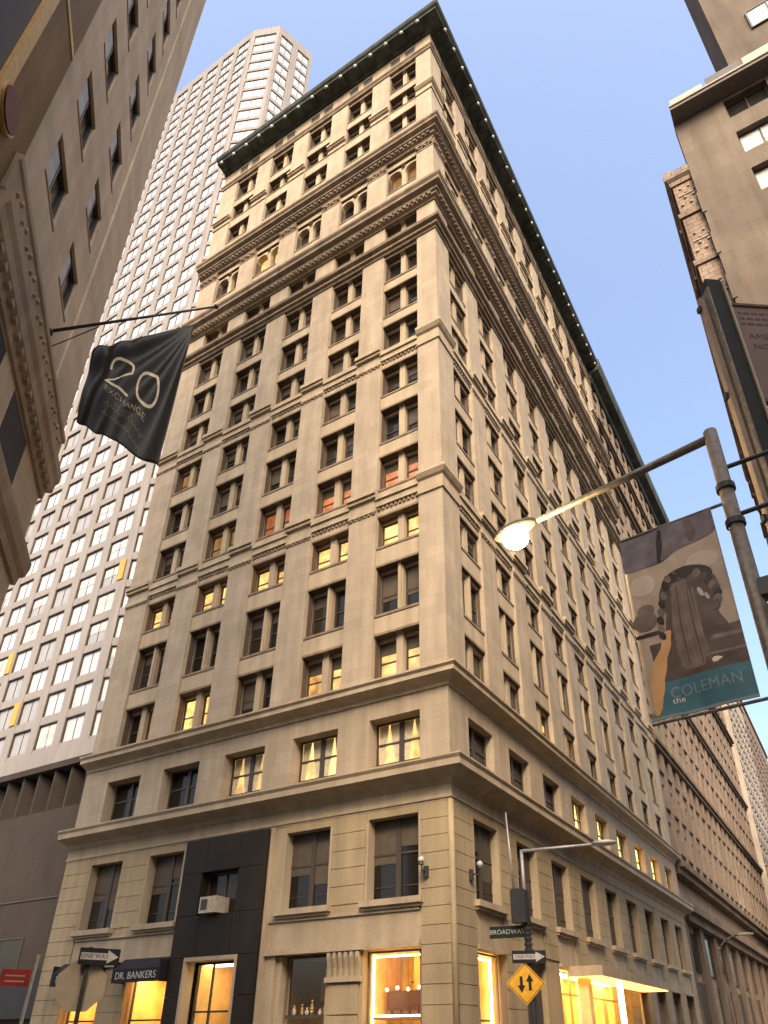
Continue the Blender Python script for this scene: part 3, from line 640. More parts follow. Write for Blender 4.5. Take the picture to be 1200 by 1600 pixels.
def sconce(loc, dirx, diry, label):
    e = empty('wall_lamp', loc, label=label, cat='wall lamp', group='wall lamps on the corner pier')
    MB().box(-.09, .09, -.09, .09, -.5, -.05).build('back_plate', 'metald', e)
    MB().path([(0, 0, -.2), (dirx * .35, diry * .35, -.3), (dirx * .45, diry * .45, -.05)], .03, 8).build('bracket', 'metald', e)
    MB().ball((dirx * .45, diry * .45, .14), .14, 14).build('globe', 'opal', e, True); MB().tube((dirx * .45, diry * .45, -.06), (dirx * .45, diry * .45, .02), .12, .1).build('collar', 'metald', e)
sconce((-1.25, -.05, 8.2), -.0, -1, 'white globe wall lamp left of the corner edge on the base'); sconce((.05, 1.55, 8.2), 1, 0, 'globe wall lamp right of the corner edge facing the side street')

# ================================================================== brown stone building beyond
BR = empty('brown_stone_building', (0, 46.02, 0), label='long brown stone office block beyond the limestone building down the side street', cat='office building')
BL = 78.0
box('wall', -24, -.5, 0, BL, 0, 84, 'brown', BR)
nb = 22; pw = BL / nb
for i in range(nb + 1): box('pier', -.5, 0, max(0, i * pw - .75), min(BL, i * pw + .75), 17, 84, 'brown', BR)
for i in range(0, nb + 1, 2): box('pier', -.5, .05, max(0, i * pw - .9), min(BL, i * pw + .9), 0, 11.4, 'brownt', BR)
FL = [17.0 + 3.95 * i for i in range(17)]
wf = MB(); gp = MB(); sl = MB()
for j, z in enumerate(FL):
    box('spandrel', -.5, -.18, 0, BL, z, z + 1.25, 'brown', BR)
    for i in range(nb):
        y0, y1 = i * pw + .75, (i + 1) * pw - .75; mid = (y0 + y1) / 2
        gp.box(-.499, -.44, y0, y1, z + 1.25, z + 3.95); wf.box(-.439, -.25, mid - .22, mid + .22, z + 1.25, z + 3.95); sl.box(-.3, .05, y0 - .1, y1 + .1, z + 1.15, z + 1.3)
gl = gp.build('window', 'g1', BR, kind='stuff'); wf.build('mullion', 'brown', gl, kind='stuff'); sl.build('sill', 'brownt', BR, kind='stuff')
for z, d, h in ((11.4, 1.0, 1.5), (15.6, .8, 1.2), (28.6, .5, .9), (40.5, .5, .9), (53.6, .7, 1.0), (66, .7, 1.2), (75, .5, .8)):
    box('band', -.4, d * .5, 0, BL, z, z + h * .5, 'brownt', BR); box('band', -.4, d, 0, BL, z + h * .5, z + h, 'brownt', BR)
sweep('cornice', [(0, 0), (0, BL), (-20, BL)], [(-.2, 83.4), (.25, 83.4), (.4, 84.2), (1.5, 84.5), (1.75, 85.3), (1.8, 86.4), (-.2, 86.6)], 'green', BR)
for i in range(6): box('shopfront', -.48, -.3, i * 12 + 1, i * 12 + 10, 0, 6.5, 'frame', BR)
for i in range(0, nb, 2): box('upper_window', -.49, -.3, i * pw + 1.1, (i + 2) * pw - 1.1, 7.4, 10.8, 'g1', BR)
# far buildings on the side street
def far_block(name, x0, x1, y0, y1, h, mat, label, nb, nf, face='B'):
    e = empty(name, (x0, y0, 0), label=label, cat='office building')
    W, D = x1 - x0, y1 - y0
    box('wall', 0, W, 0, D, 0, h, mat, e); b = MB(); s = MB()
    for k in range(nf):
        z = 5 + (h - 8) * k / nf; hh = (h - 8) / nf * .55
        for i in range(nb):
            y = D * (i + .28) / nb; yy = D * (i + .72) / nb
            if face == 'B': b.box(W - .1, W + .015, y, yy, z, z + hh); s.box(W - .1, W + .25, y - .1, yy + .1, z - .2, z)
            else: b.box(-.015, .1, y, yy, z, z + hh); s.box(-.25, .1, y - .1, yy + .1, z - .2, z)
        for i in range(max(2, nb // 2)):
            x = W * (i + .28) / max(2, nb // 2); xx = W * (i + .72) / max(2, nb // 2); b.box(x, xx, -.015, .1, z, z + hh); s.box(x - .1, xx + .1, -.25, .1, z - .2, z)
    w_ = b.build('window', 'core', e, kind='stuff'); s.build('sill', mat, w_, kind='stuff')
    box('parapet', -.4, W + .4, -.4, D + .4, h, h + .9, mat, e); return e
far_block('pale_stone_building', -25, .6, 128, 165, 76, 'pale', 'pale stone block far down the side street', 10, 18)
far_block('pinkish_brick_building', -25, 0, 168, 230, 84, 'brick', 'pinkish brick block farthest down the side street', 14, 20)
far_block('grey_stone_building', 17.2, 45, 92, 150, 46, 'towerb', 'dark grey block far down the right side of the side street', 12, 11, 'L')

far_block('added_rear_blocker', -34, 6, -110, -52, 42, 'pale', 'unseen plain block added behind the viewpoint to shade the lower facade', 12, 13)  # unseen, added to block sky and sun from the lower storeys
far_block('added_side_blocker', 21, 60, -110, -24, 34, 'pale', 'unseen plain block added right of the viewpoint to shade the street', 16, 8, 'L')  # second unseen block, added to darken the street canyon
# ================================================================== white tower behind
TW = empty('white_concrete_tower', label='white concrete tower with grid of deep set windows behind the flag', cat='tower')
TZ0, TZ1 = 24.4, 167.0; ST = 3.4; NF = 41
poly = [(-118, 10), (-42.3, 10), (-37.5, 12.0), (-35.2, 18.7), (-45.0, 27.6), (-45.0, 60), (-118, 60)]
def inset(pl, d):
    out = []; n = len(pl)
    for i in range(n):
        p0, p1, p2 = Vector(pl[i - 1]), Vector(pl[i]), Vector(pl[(i + 1) % n])
        n1 = (p1 - p0).normalized(); n2 = (p2 - p1).normalized(); a = Vector((-n1.y, n1.x)); b = Vector((-n2.y, n2.x)); h = (a + b).normalized()
        out.append(tuple(p1 + h * d / h.dot(a)))
    return out
MB().poly_prism(inset(poly, 1.0), lambda u, v, q: (u, v, q), TZ0, TZ1 - .5).build('wall', 'towerb', TW)
MB().poly_prism(inset(poly, .02), lambda u, v, q: (u, v, q), TZ1 - 2.6, TZ1).build('parapet', 'tower', TW)
MB().poly_prism(inset(poly, .02), lambda u, v, q: (u, v, q), TZ0 - .6, TZ0 + .9).build('parapet', 'tower', TW)
faces = [((-118, 10), (-42.3, 10), 19, 3.98), ((-42.3, 10), (-37.5, 12.0), 1, 5.2), ((-37.5, 12.0), (-35.2, 18.7), 2, 3.54), ((-35.2, 18.7), (-45.0, 27.6), 3, 3.9)]
nwin = 0; restf, restp = MB(), MB()
cells = []
for fi, (p, q, n, pit) in enumerate(faces):
    p, q = Vector(p), Vector(q); d = (q - p).normalized(); nr = Vector((d.y, -d.x)); Lf = (q - p).length; pit = Lf / n
    def W(s, o, z, p=p, d=d, nr=nr): v = p + d * s + nr * o; return (v.x, v.y, z)
    def obx(mb, s0, s1, o0, o1, z0, z1):
        b = len(mb.v)
        mb.v += [W(s0, o0, z0), W(s1, o0, z0), W(s1, o1, z0), W(s0, o1, z0), W(s0, o0, z1), W(s1, o0, z1), W(s1, o1, z1), W(s0, o1, z1)]
        mb.f += [tuple(b + i for i in f) for f in ((0, 1, 2, 3), (4, 7, 6, 5), (0, 4, 5, 1), (1, 5, 6, 2), (2, 6, 7, 3), (3, 7, 4, 0))]
    pr = .56
    for i in range(n + 1):
        mb = MB(); obx(mb, max(0, i * pit - pr), min(Lf, i * pit + pr), -.98, -.02 - .004 * fi, TZ0 + .9, TZ1 - 2.6); mb.build('pier', 'tower', TW)
    for k in range(NF):
        z = TZ0 + .9 + k * ST; mb = MB(); obx(mb, 0, Lf, -.97, -.07 - .004 * fi, z - .45, z + .4); mb.build('spandrel', 'tower', TW)
        for i in range(n):
            if fi == 0 and i < 2: continue
            cells.append((fi, k, i, i * pit + pr, (i + 1) * pit - pr, z + .4, z + ST - .45, W))
def twindow(wd, h):
    def mk():
        b = MB(); b.box(0, .07, -.10, .16, 0, h).box(wd - .07, wd, -.10, .16, 0, h).box(.07, wd - .07, -.14, .16, h - .1, h).box(.06, wd - .06, -.06, .16, 0, .06).box(wd / 2 - .03, wd / 2 + .03, .04, .14, .06, h - .1)  # window frame; its deep dark head and jambs also paint recess shade
        return b.mesh('window', 'frame')
    o = bpy.data.objects.new('window', cmesh(('tw', round(wd, 2), round(h, 2)), mk)); link(o, TW)
    link(bpy.data.objects.new('pane', pane_mesh(wd, h, R.choice(['gt', 'gt', 'gt', 'gw']))), o)
    hb = R.choice([0, 0, 0, .5, .9])
    if hb: link(bpy.data.objects.new('blind', cmesh(('tb', round(wd, 2), hb), lambda: MB().box(.12, wd / 2 - .05, .05, .07, h * (1 - hb), h - .17).box(wd / 2 + .05, wd - .12, .05, .07, h * (1 - hb), h - .17).mesh('blind', 'blindw'))), o)
    return o
cells.sort(key=lambda c: (c[1] + (0 if c[0] < 2 else 40)))
tw_me = {}
for fi, k, i, s0, s1, z0, z1, W in cells:
    a, b = Vector(W(s0, -.22, z0)), Vector(W(s1, -.22, z0)); wd = (b - a).length; h = z1 - z0
    if nwin < 290:
        nwin += 1
        o = twindow(wd, h); o.location = a; o.rotation_euler = (0, 0, math.atan2((b - a).y, (b - a).x))
    else:
        dv = (b - a).normalized(); nv = Vector((dv.y, -dv.x, 0)); q = len(restp.v)
        restp.v += [tuple(a), tuple(b), tuple(b + Vector((0, 0, h))), tuple(a + Vector((0, 0, h)))]; restp.f.append((q, q + 1, q + 2, q + 3))
        mid = (a + b) / 2
        q = len(restf.v); hz_ = Vector((0, 0, h)); restf.v += [tuple(v) for v in (a + hz_ - Vector((0, 0, .1)) + nv * .05, b + hz_ - Vector((0, 0, .1)) + nv * .05, b + hz_ - Vector((0, 0, .1)) + nv * .14, a + hz_ - Vector((0, 0, .1)) + nv * .14, a + hz_ + nv * .05, b + hz_ + nv * .05, b + hz_ + nv * .14, a + hz_ + nv * .14)]; restf.f += [tuple(q + i for i in f) for f in ((0, 3, 2, 1), (3, 7, 6, 2), (0, 1, 5, 4))]
        for t in (a + dv * .05, mid, b - dv * .05):
            q = len(restf.v); e = [t - dv * .05, t + dv * .05]
            f0 = [e[0] + nv * (.1 if t is not mid else .05), e[1] + nv * (.1 if t is not mid else .05), e[1] - nv * .02, e[0] - nv * .02]
            restf.v += [tuple(v) for v in f0] + [tuple(v + Vector((0, 0, h))) for v in f0]
            restf.f += [tuple(q + i for i in f) for f in ((0, 1, 5, 4), (1, 2, 6, 5), (3, 0, 4, 7))]
w_ = restp.build('window', 'gt', TW, kind='stuff'); restf.build('frame', 'frame', w_, kind='stuff')  # frame bars, dark head and jambs again painting recess shade
# a few yellow construction panels
for s, k in ((-42.6, 5), (-58.3, 3), (-54.3, 1)): box('yellow_panel', s - .45, s + .45, 9.9, 10.02, TZ0 + .9 + k * ST + .45, TZ0 + .9 + (k + 1) * ST - .5, 'yel', TW)
BS = empty('grey_podium_building', label='dark grey podium block with vertical fins under the white tower', cat='podium building')
box('wall', -130, -26.1, 12.2, 70, 0, 23.6, 'core', BS); box('wall', -130, -26.1, 10.3, 12.19, 0, 19.4, 'towerb', BS); box('soffit', -130, -26.1, 10.0, 12.19, 23.2, 23.78, 'towerb', BS)
for i in range(30): x = -27.2 - i * 2.3; MB().poly_prism([(x - .75, 12.18), (x - .12, 10.35), (x + .12, 10.35), (x + .75, 12.18)], lambda u, v, q: (u, v, q), 19.4, 23.2).build('fin', 'towerb', BS)
for z in (11.8,): box('joint_band', -130, -26.1, 10.22, 10.299, z, z + .12, 'core', BS)
o = window(BS, 6, 5, 'two', 'frame', 'g2'); o.location = (-50, 10.2, 4)
box('shop_fascia', -60, -30, 9.6, 10.29, 3.2, 6.4, 'black', BS)

# ================================================================== tan building on the left (own axes: x along the street front, y into the block)
u = Vector((-.7397265, .672907)); n_ = Vector((-.672907, -.7397265)); PD = 6.5
def Lp(s, d=0.0): v = Vector((CAM.x, CAM.y)) + u * s + n_ * (PD - d); return (v.x, v.y)
LANG = math.atan2(u.y, u.x)
LB = empty('tan_stone_building', (*Lp(12.3), 0), LANG, label='tan stone building with bracketed stone cornice at the left edge', cat='office building')
LW = 9.5
WS = [(1.2, 3.0), (4.6, 6.25)]; LZ = [22.75 + 3.85 * i for i in range(13)]
def lbox(name, s0, s1, d0, d1, z0, z1, mat, parent=LB): return box(name, s0, s1, -d1, -d0, z0, z1, mat, parent)
lbox('wall', 0, LW, -14, -.62, 0, 74, 'core'); lbox('wall', LW - .6, LW, -14, -.62, 0, 74, 'tan') if False else None
MB().box(LW - .58, LW, .6, 14, 0, 74).build('side_wall', 'tan', LB)
for s0, s1 in ((0, 1.2), (3.0, 4.6), (6.25, LW)): lbox('pier', s0, s1, -.6, 0, 20.2, 74, 'tan')
lbox('pilaster', LW - 2.35, LW + .02, -.1, .09, 20.6, 74, 'tan')
for i, z in enumerate(LZ):
    for s0, s1 in WS:
        zt = LZ[i + 1] if i + 1 < len(LZ) else 74
        lbox('spandrel', s0, s1, -.6, 0, z + 1.95, zt, 'tan'); lbox('sill', s0 - .03, s1 + .03, -.3, .03, z - .08, z, 'tant')
        o = window(LB, s1 - s0, 1.95, 'two', 'frame', 'g1', 0); o.location = (s0, .1, z)
        wq = s1 - s0; link(bpy.data.objects.new('blind', cmesh(('lbl', round(wq, 2)), lambda: MB().box(.1, wq * .55, .03, .06, .1, 1.85).mesh('blind', 'blindw'))), o)
for s0, s1 in WS: lbox('spandrel', s0, s1, -.6, 0, 20.2, 22.75, 'tan')
LPATH = [(-.4, 0), (LW, 0), (LW, 14)]
lbox('wall', 0, LW, -.6, 0, 15.6, 20.2, 'tan'); lbox('wall', 0, LW, -.6, -.0, 0, 14.4, 'tan')
for s0 in (1.0, 4.6): 
    lbox('window_recess', s0, s0 + 2.2, -.3, .012, 15.9, 17.6, 'core')
sweep('cornice', LPATH, [(-.1, 17.7), (.1, 17.7), (.12, 18.0), (.28, 18.15), (.3, 18.5), (.38, 18.7), (.38, 19.05), (-.1, 19.15)], 'tant', LB)
sweep('cornice', LPATH, [(-.1, 14.2), (.12, 14.2), (.16, 14.5), (.28, 14.65), (.34, 15.0), (.34, 15.2), (-.1, 15.3)], 'tant', LB)
sweep('parapet', LPATH, [(-.05, 19.0), (.2, 19.0), (.2, 19.2), (.14, 19.24), (.14, 20.3), (.2, 20.36), (.2, 20.56), (-.05, 20.6)], 'tant', LB)
for i in range(26):           # carved frieze on the parapet
    s = .2 + i * .36; mb = MB()
    mb.ball((s, -.14, 19.85 + .18 * (i % 2)), .1, 6).ball((s + .16, -.14, 19.62), .07, 6); mb.box(s - .05, s + .04, -.2, -.1, 19.4, 19.62); mb.build('carved_ornament', 'tant', LB, kind='stuff')
for i in range(18): s = .3 + i * .52; lbox('modillion', s, s + .22, .08, .26, 17.95, 18.145, 'tant')
# bronze clad neighbour nearer the camera
NBB = empty('bronze_clad_building', (*Lp(3.0), 0), LANG, label='dark bronze clad building with gold edge strip in the top left corner', cat='building')
MB().box(0, 7.05, -.02, 12, 0, 60).build('dark_wall', 'metald', NBB); MB().box(7.45, 9.28, -.03, 12, 0, 60).build('side_panel', 'bronze', NBB)
MB().box(7.05, 7.45, -.12, 12, 0, 60).build('gold_strip', 'gold', NBB)
for z in (12.0, 26.2, 40.0): MB().box(7.45, 9.27, -.06, -.0301, z, z + .2).build('gold_band', 'gold', NBB)
rd = empty('round_sign', (*Lp(10.75, .06), 20.25), LANG, label='round maroon sign on the bronze wall at the left edge', cat='sign')
MB().tube((0, -.0, 0), (0, -.14, 0), .5, .5, 28).build('disc', 'maroon', rd); MB().tube((0, -.0, 0), (0, -.10, 0), .56, .56, 28).build('rim', 'gold', rd)

# flag pole and flag, square to the left building's front
o2 = -n_     # outwards
def ray(x, y):
    v = rt * (x - 644) + dn * (y - 985) + fw * 1123.108; return v
base2 = None
r = ray(75, 518); t = PD / (r.x * n_.x + r.y * n_.y); FB = CAM + r * t
def inplane(x, y):            # where the line of sight meets the vertical plane through the pole
    r = ray(x, y); t = ((FB.x - CAM.x) * u.x + (FB.y - CAM.y) * u.y) / (r.x * u.x + r.y * u.y); return CAM + r * t
FT = inplane(338, 479)
FPO = empty('flag_pole', FB, label='slim steel pole sticking out from the tan building above the black flag', cat='flag pole')
d_ = FT - FB
MB().tube((0, 0, 0), d_, .055, .035, 10).build('pole', 'metald', FPO, True); MB().ball(d_, .09, 10).build('finial', 'metald', FPO, True)
MB().tube((0, 0, 0), Vector((-.05, -.05, 0)) + d_ * .02, .16, .13, 12).build('mount', 'metald', FPO)
MB().tube(Vector((u.x * .5, u.y * .5, -.15)), d_ * .28 + Vector((0, 0, -.16)), .018, .018, 6).build('stay', 'metald', FPO)
c00, c10, c11, c01 = inplane(147, 545), inplane(304, 505), inplane(247, 731), inplane(119, 655)
U2 = Vector((u.x, u.y, 0))
def flagpt(a, b, lift=0.0):
    p = (c00 * (1 - a) + c10 * a) * (1 - b) + (c01 * (1 - a) + c11 * a) * b
    p = p + Vector((0, 0, .12 * math.sin(math.pi * a) * b * 0 - .10 * math.sin(math.pi * a) * (1 - b)))
    k = math.hypot(a - 1, b)      # folds fan out from the upper corners
    f = .10 * math.sin(13 * math.atan2(b + .02, 1.02 - a)) * min(1, k * 2) + .08 * math.sin(30 * a + 4 * b) * max(0, .55 - a) * 1.8 + .03 * math.sin(9 * b + 5 * a)
    return p - U2 * (f + lift)
FL_ = empty('flag', FB, label='black hanging flag with thin gold numeral 20', cat='flag')
mb = MB(); n1, n2 = 60, 50
for j in range(n2 + 1):
    for i in range(n1 + 1): mb.v.append(tuple(flagpt(i / n1, j / n2) - FB))
for j in range(n2):
    for i in range(n1): q = j * (n1 + 1) + i; mb.f.append((q, q + n1 + 1, q + n1 + 2, q + 1))
cl = mb.build('cloth', 'cloth', FL_, True)
sm = cl.modifiers.new('thickness', 'SOLIDIFY'); sm.thickness = .008
def stroke(pts, wdt, mat, name='numeral'):
    """flat printed stroke following the cloth"""
    b = MB(); n = len(pts)
    for i, (x, y) in enumerate(pts):
        x0, y0 = pts[max(0, i - 1)]; x1, y1 = pts[min(n - 1, i + 1)]; dx, dy = x1 - x0, y1 - y0; l = math.hypot(dx, dy) or 1
        for sgn in (-1, 1): b.v.append(tuple(flagpt(x - sgn * dy / l * wdt, y + sgn * dx / l * wdt, .014) - FB))
    b.f = [(2 * i, 2 * i + 1, 2 * i + 3, 2 * i + 2) for i in range(n - 1)]
    return b.build(name, mat, FL_)
SKEW = lambda a: .38 * (a - .42)
two = [(.22 + .125 * (1 - math.cos(t)) , .34 - .12 * math.sin(t)) for t in [i * math.pi / 14 * 1.15 - .25 for i in range(15)]]
two = two + [(two[-1][0] + (.20 - two[-1][0]) * i / 8, two[-1][1] + (.55 - two[-1][1]) * i / 8) for i in range(1, 9)] + [(.20 + .27 * i / 8, .55) for i in range(1, 9)]
two = [(a, b + SKEW(a)) for a, b in two]
stroke(two, .011, 'goldp')
stroke([(.67 + .125 * math.cos(i * math.pi / 20), .41 + .14 * math.sin(i * math.pi / 20) + SKEW(.67 + .125 * math.cos(i * math.pi / 20))) for i in range(41)], .011, 'goldp')
def flagtext(body, a0, a1, b0, size, mat):
    me = text_mesh(body, 1.0, mat, 0.0, align='LEFT'); xs = [v.co.x for v in me.vertices]; lo, hi = min(xs), max(xs)
    for v in me.vertices:
        a = a0 + (v.co.x - lo) / (hi - lo) * (a1 - a0); b = b0 - v.co.y * size + SKEW(a); v.co = flagpt(a, b, .014) - FB
    link(bpy.data.objects.new('lettering', me), FL_)
flagtext('EXCHANGE', .22, .72, .625, .07, 'goldf2'); flagtext('PLACE', .36, .6, .70, .05, 'goldf')
for k in range(2): stroke([(.24 + .5 * i / 60, .74 + .09 * k + .38 * (.24 + .5 * i / 60 - .42) + .016 * math.sin(i * 1.15 + k) * (1 + .5 * math.sin(i * .37))) for i in range(61)], .0035, 'goldf', 'printed_line')

# ================================================================== beige building on the right
RX, RY = 16.2, -3.6
RB = empty('beige_rendered_building', (RX, RY, 0), label='beige rendered building with white blinds at the top right', cat='apartment building')
MB().box(.6, 30, .6, 26, 0, 43.4).build('wall', 'core', RB)
RWX = [(2.4, 4.4), (6.2, 8.2), (10, 12), (14, 16)]; RZ = [41.75 - 3.2 * k for k in range(12)]
prev = 0
for s0, s1 in RWX + [(30, 30)]:
    box('pier', prev, s0, 0, .6, 0, 43.6, 'beige', RB); prev = s1
for s0, s1 in RWX:
    for k, z in enumerate(RZ):
        lo = RZ[k + 1] + 1.85 if k + 1 < len(RZ) else 0
        box('spandrel', s0, s1, 0, .6, lo, z, 'beige', RB)
        o = window(RB, s1 - s0, 1.85 if k else 1.6, 'two', 'frame', 'g2' if k == 0 else 'gw', 0 if k == 0 else .96, 'blindw'); o.location = (s0, .28, z)
    box('spandrel', s0, s1, 0, .6, 43.35, 43.6, 'beige', RB)
MB().box(.0, 30, -.85, .6, 43.6, 43.82).build('roof_ledge', 'ledge', RB); MB().box(.0, 30, -.92, -.8, 43.821, 43.95).build('ledge_edge', 'pale', RB)
for i in range(16): box('railing_panel', .1 + i * 1.8, 1.7 + i * 1.8, -.78, -.74, 43.83, 44.1 + (.65 if i % 3 else .45), 'metald' if i % 2 else 'alu', RB)
MB().box(3.6, 30, 1.5, 5, 43.9, 75).build('penthouse_wall', 'beige', RB)
for k in range(6):
    o = window(RB, 2.2, 1.9, 'two', 'frame', 'gw', .96, 'blindw'); o.location = (5.3, 1.38, 46.9 + k * 4.2)
# ornate street front facing the side street, standing proud of the plain flank
MB().box(-.95, -.01, .25, 26, 0, 39.3).build('street_front', 'brick', RB)
sweep('cornice', [(-.95, 26), (-.95, .25), (-.02, .25)], [(-.2, 39.0), (.08, 39.0), (.12, 39.3), (.26, 39.45), (.28, 39.9), (-.2, 40.05)], 'brick', RB)
for i in range(20): y = .4 + i * 1.28; box('antefix', -1.1, -.8, y, y + .3, 40.06, 40.4 + .35 * (i % 3 == 0), 'brick', RB)
for k in range(10):
    z = 3 + k * 3.7
    sweep('string_course', [(-.95, 26), (-.95, .25), (-.02, .25)], [(-.05, z), (.1, z), (.14, z + .3), (-.05, z + .35)], 'brick', RB)
    for i in range(7): box('balcony', -1.2, -.9, 1.2 + i * 3.6, 3.0 + i * 3.6, z + .4, z + .62, 'brick', RB)
    mb = MB()
    for j in range(4): mb.ball((-.75 + .2 * j, .25, z + 1.0 + .5 * (j % 2)), .11, 6).ball((-.65 + .2 * j, .25, z + 2.3 - .4 * (j % 2)), .09, 6)
    mb.box(-.8, -.1, .2, .26, z + 1.7, z + 1.78); mb.build('carved_ornament', 'pinkt', RB, kind='stuff')
for k in range(12): box('quoin', -.06, .12, -.05, .24, .5 + k * 3.2, 2.1 + k * 3.2, 'beige', RB)

# ================================================================== street furniture
SL = empty('street_lamp', (14.10, -19.64, 0), label='tall street lamp with long arm and glowing head, banner hung on its post', cat='street lamp')
def sl(p): return Vector(p) - Vector((14.10, -19.64, 0))
HZ = 8.5
def hz(x, y, z): r = ray(x, y); t = (z - CAM.z) / r.z; return CAM + r * t
tipA = hz(840, 815, HZ); tipB = hz(790, 855, HZ); topP = hz(1109, 684, HZ)
MB().tube((0, 0, 0), (0, 0, HZ + .05), .10, .085, 16).build('post', 'metalp', SL, True)
MB().tube((0, 0, 0), (0, 0, .9), .2, .17, 16).build('base', 'metalp', SL, True)
av = tipA - Vector((14.10, -19.64, HZ)); av.z = 0
MB().tube((0, 0, HZ - .05), (av.x, av.y, HZ + .02), .06, .042, 12).build('arm', 'metalp', SL, True)
hv = tipB - Vector((14.10, -19.64, HZ)); ax = Vector((av.x, av.y, 0)).normalized(); hv = Vector((av.x, av.y, 0)) + ax * .42
hd = bpy.data.objects.new('lamp_head', MB().ball((0, 0, 0), 1, 16, squash=(.40, .17, .10)).mesh('lamp_head', 'metalp', True)); link(hd, SL); hd.location = (hv.x, hv.y, HZ + .06); hd.rotation_euler = (0, 0, math.atan2(ax.y, ax.x))
gb = MB().ball((hv.x, hv.y, HZ - .1), .19, 18, squash=(1.1, 1.1, .85)).build('lamp_bowl', 'lampw', SL, True)
ld = bpy.data.lights.new('lamp_light', 'POINT'); ld.energy = 140; ld.color = (1, .72, .36); ld.shadow_soft_size = .2
lo_ = bpy.data.objects.new('lamp_light', ld); link(lo_, SL); lo_.location = (hv.x, hv.y, HZ - .42)
for z in (7.55, 7.0, 4.6): MB().tube((0, 0, z), (0, 0, z + .08), .115, .115, 16).build('collar', 'metald', SL)
for z in (7.9, 7.15): MB().tube((.0, 0, z), (.6, .12, z + .12), .03, .03, 8).build('tie_rod', 'metald', SL)
for z, e in ((5.95, 0), (5.6, 1), (5.2, 2)): MB().box(.05, .2, -.1, .1, z, z + .22).build('clamp', 'metald', SL)
# banner on its brackets
def atd(x, y, d): r = ray(x, y); return CAM + r * (d / math.hypot(r.x, r.y))
b10, b11 = atd(1110, 795, 7.9), atd(1185, 1086, 7.9); b00, b01 = atd(969, 850, 8.19), atd(1020, 1131, 8.19)
b00.z = b10.z = (b00.z + b10.z) / 2; b01.z = b11.z = (b01.z + b11.z) / 2; b11.x, b11.y = b10.x, b10.y; b01.x, b01.y = b00.x, b00.y
for zz, e in ((b10.z + .03, 0), (b11.z - .03, 1)):
    a_ = sl(b00); MB().tube((0, 0, zz), (a_.x, a_.y, zz), .022, .02, 8).build('banner_bracket', 'metalp', SL)
BN = empty('banner', b01, label='street banner with brown picture and teal strip lettered COLEMAN', cat='banner')
bx = (b10 - b00); bw = Vector((bx.x, bx.y, 0)).length; bxn = Vector((bx.x, bx.y, 0)).normalized(); bnn = Vector((bxn.y, -bxn.x, 0)); bh = b00.z - b01.z
def bp(a, b, o=0.0):      # a across from the left, b up
    wv = .035 * math.sin(2.6 * a + 1.3 * b) * math.sin(math.pi * b) + .012 * math.sin(11 * a + 2 * b)
    return bxn * (a * bw) + Vector((0, 0, b * bh)) + bnn * (wv + o)
def bgrid(mat, name, a0, a1, b0, b1, o, n=10):
    mb = MB()
    for j in range(n + 1):
        for i in range(n + 1): mb.v.append(tuple(bp(a0 + (a1 - a0) * i / n, b0 + (b1 - b0) * j / n, o)))
    for j in range(n):
        for i in range(n): q = j * (n + 1) + i; mb.f.append((q, q + 1, q + n + 2, q + n + 1))
    return mb.build(name, mat, BN, True)
def bpoly(mat, pts, o, name='print', n=8):
    """printed patch: rows between a left and a right outline given as (b, a_left, a_right)"""
    mb = MB(); 
    rows = []
    for (y0, l0, r0), (y1, l1, r1) in zip(pts, pts[1:]):
        for k in range(5): t = k / 5; t2 = t * t * (3 - 2 * t); rows.append((y0 + (y1 - y0) * t, l0 + (l1 - l0) * t2, r0 + (r1 - r0) * t2))
    rows.append(pts[-1])
    for y, l, r_ in rows:
        for i in range(n + 1): mb.v.append(tuple(bp(l + (r_ - l) * i / n, y, o)))
    for j in range(len(rows) - 1):
        for i in range(n): q = j * (n + 1) + i; mb.f.append((q, q + n + 1, q + n + 2, q + 1))
    return mb.build(name, mat, BN, True)
cb = bgrid('btan', 'cloth', 0, 1, 0, 1, 0, 20); cb.modifiers.new('thickness', 'SOLIDIFY').thickness = .006
bpoly('pur', [(1, 0, 1), (.93, 0, 1), (.88, 0, 1), (.82, 0, .5), (.80, 0, .42)], .006)
bpoly('bdk2', [(.99, .42, .46), (.9, .38, .45), (.80, .36, .40)], .009); bpoly('bdk', [(.99, .7, .78), (.9, .7, .8), (.86, .72, .76)], .009)
def bell(mat, ca, cb_, ra, rb, o, rot=0.0):
    mb = MB(); mb.v.append(tuple(bp(ca, cb_, o))); c, sn = math.cos(rot), math.sin(rot); K = 20
    for ring in (.5, 1.0):
        for i in range(K):
            t = 2 * math.pi * i / K; x, y = ra * ring * math.cos(t), rb * ring * math.sin(t); mb.v.append(tuple(bp(ca + x * c - y * sn * 2, cb_ + x * sn / 2 + y * c, o)))
    for i in range(K):
        j = (i + 1) % K; mb.f.append((0, 1 + i, 1 + j)); mb.f.append((1 + i, 1 + K + i, 1 + K + j, 1 + j))
    return mb.build('print', mat, BN, True)
bell('bpale2', .80, .74, .16, .05, .004); bell('bpale2', .16, .70, .14, .06, .004)
bpoly('bdk', [(.37, .12, 1), (.30, .13, 1), (.13, .15, 1)], .006)
bell('bdk', .60, .585, .30, .145, .0065); bell('bdk2', .61, .66, .26, .07, .007)
bpoly('bdk', [(.66, .42, .74), (.56, .38, .82), (.45, .32, .84), (.36, .26, .9)], .0075)
bpoly('bmid', [(.655, .46, .60), (.56, .42, .62), (.42, .38, .64), (.28, .38, .66), (.2, .42, .62)], .009)
for k in range(5): bpoly('bdk' if k % 2 else 'bmid2', [(.64 - .01 * k, .44 + .05 * k, .455 + .05 * k), (.42, .40 + .06 * k, .42 + .06 * k), (.22, .40 + .065 * k, .415 + .065 * k)], .0105)
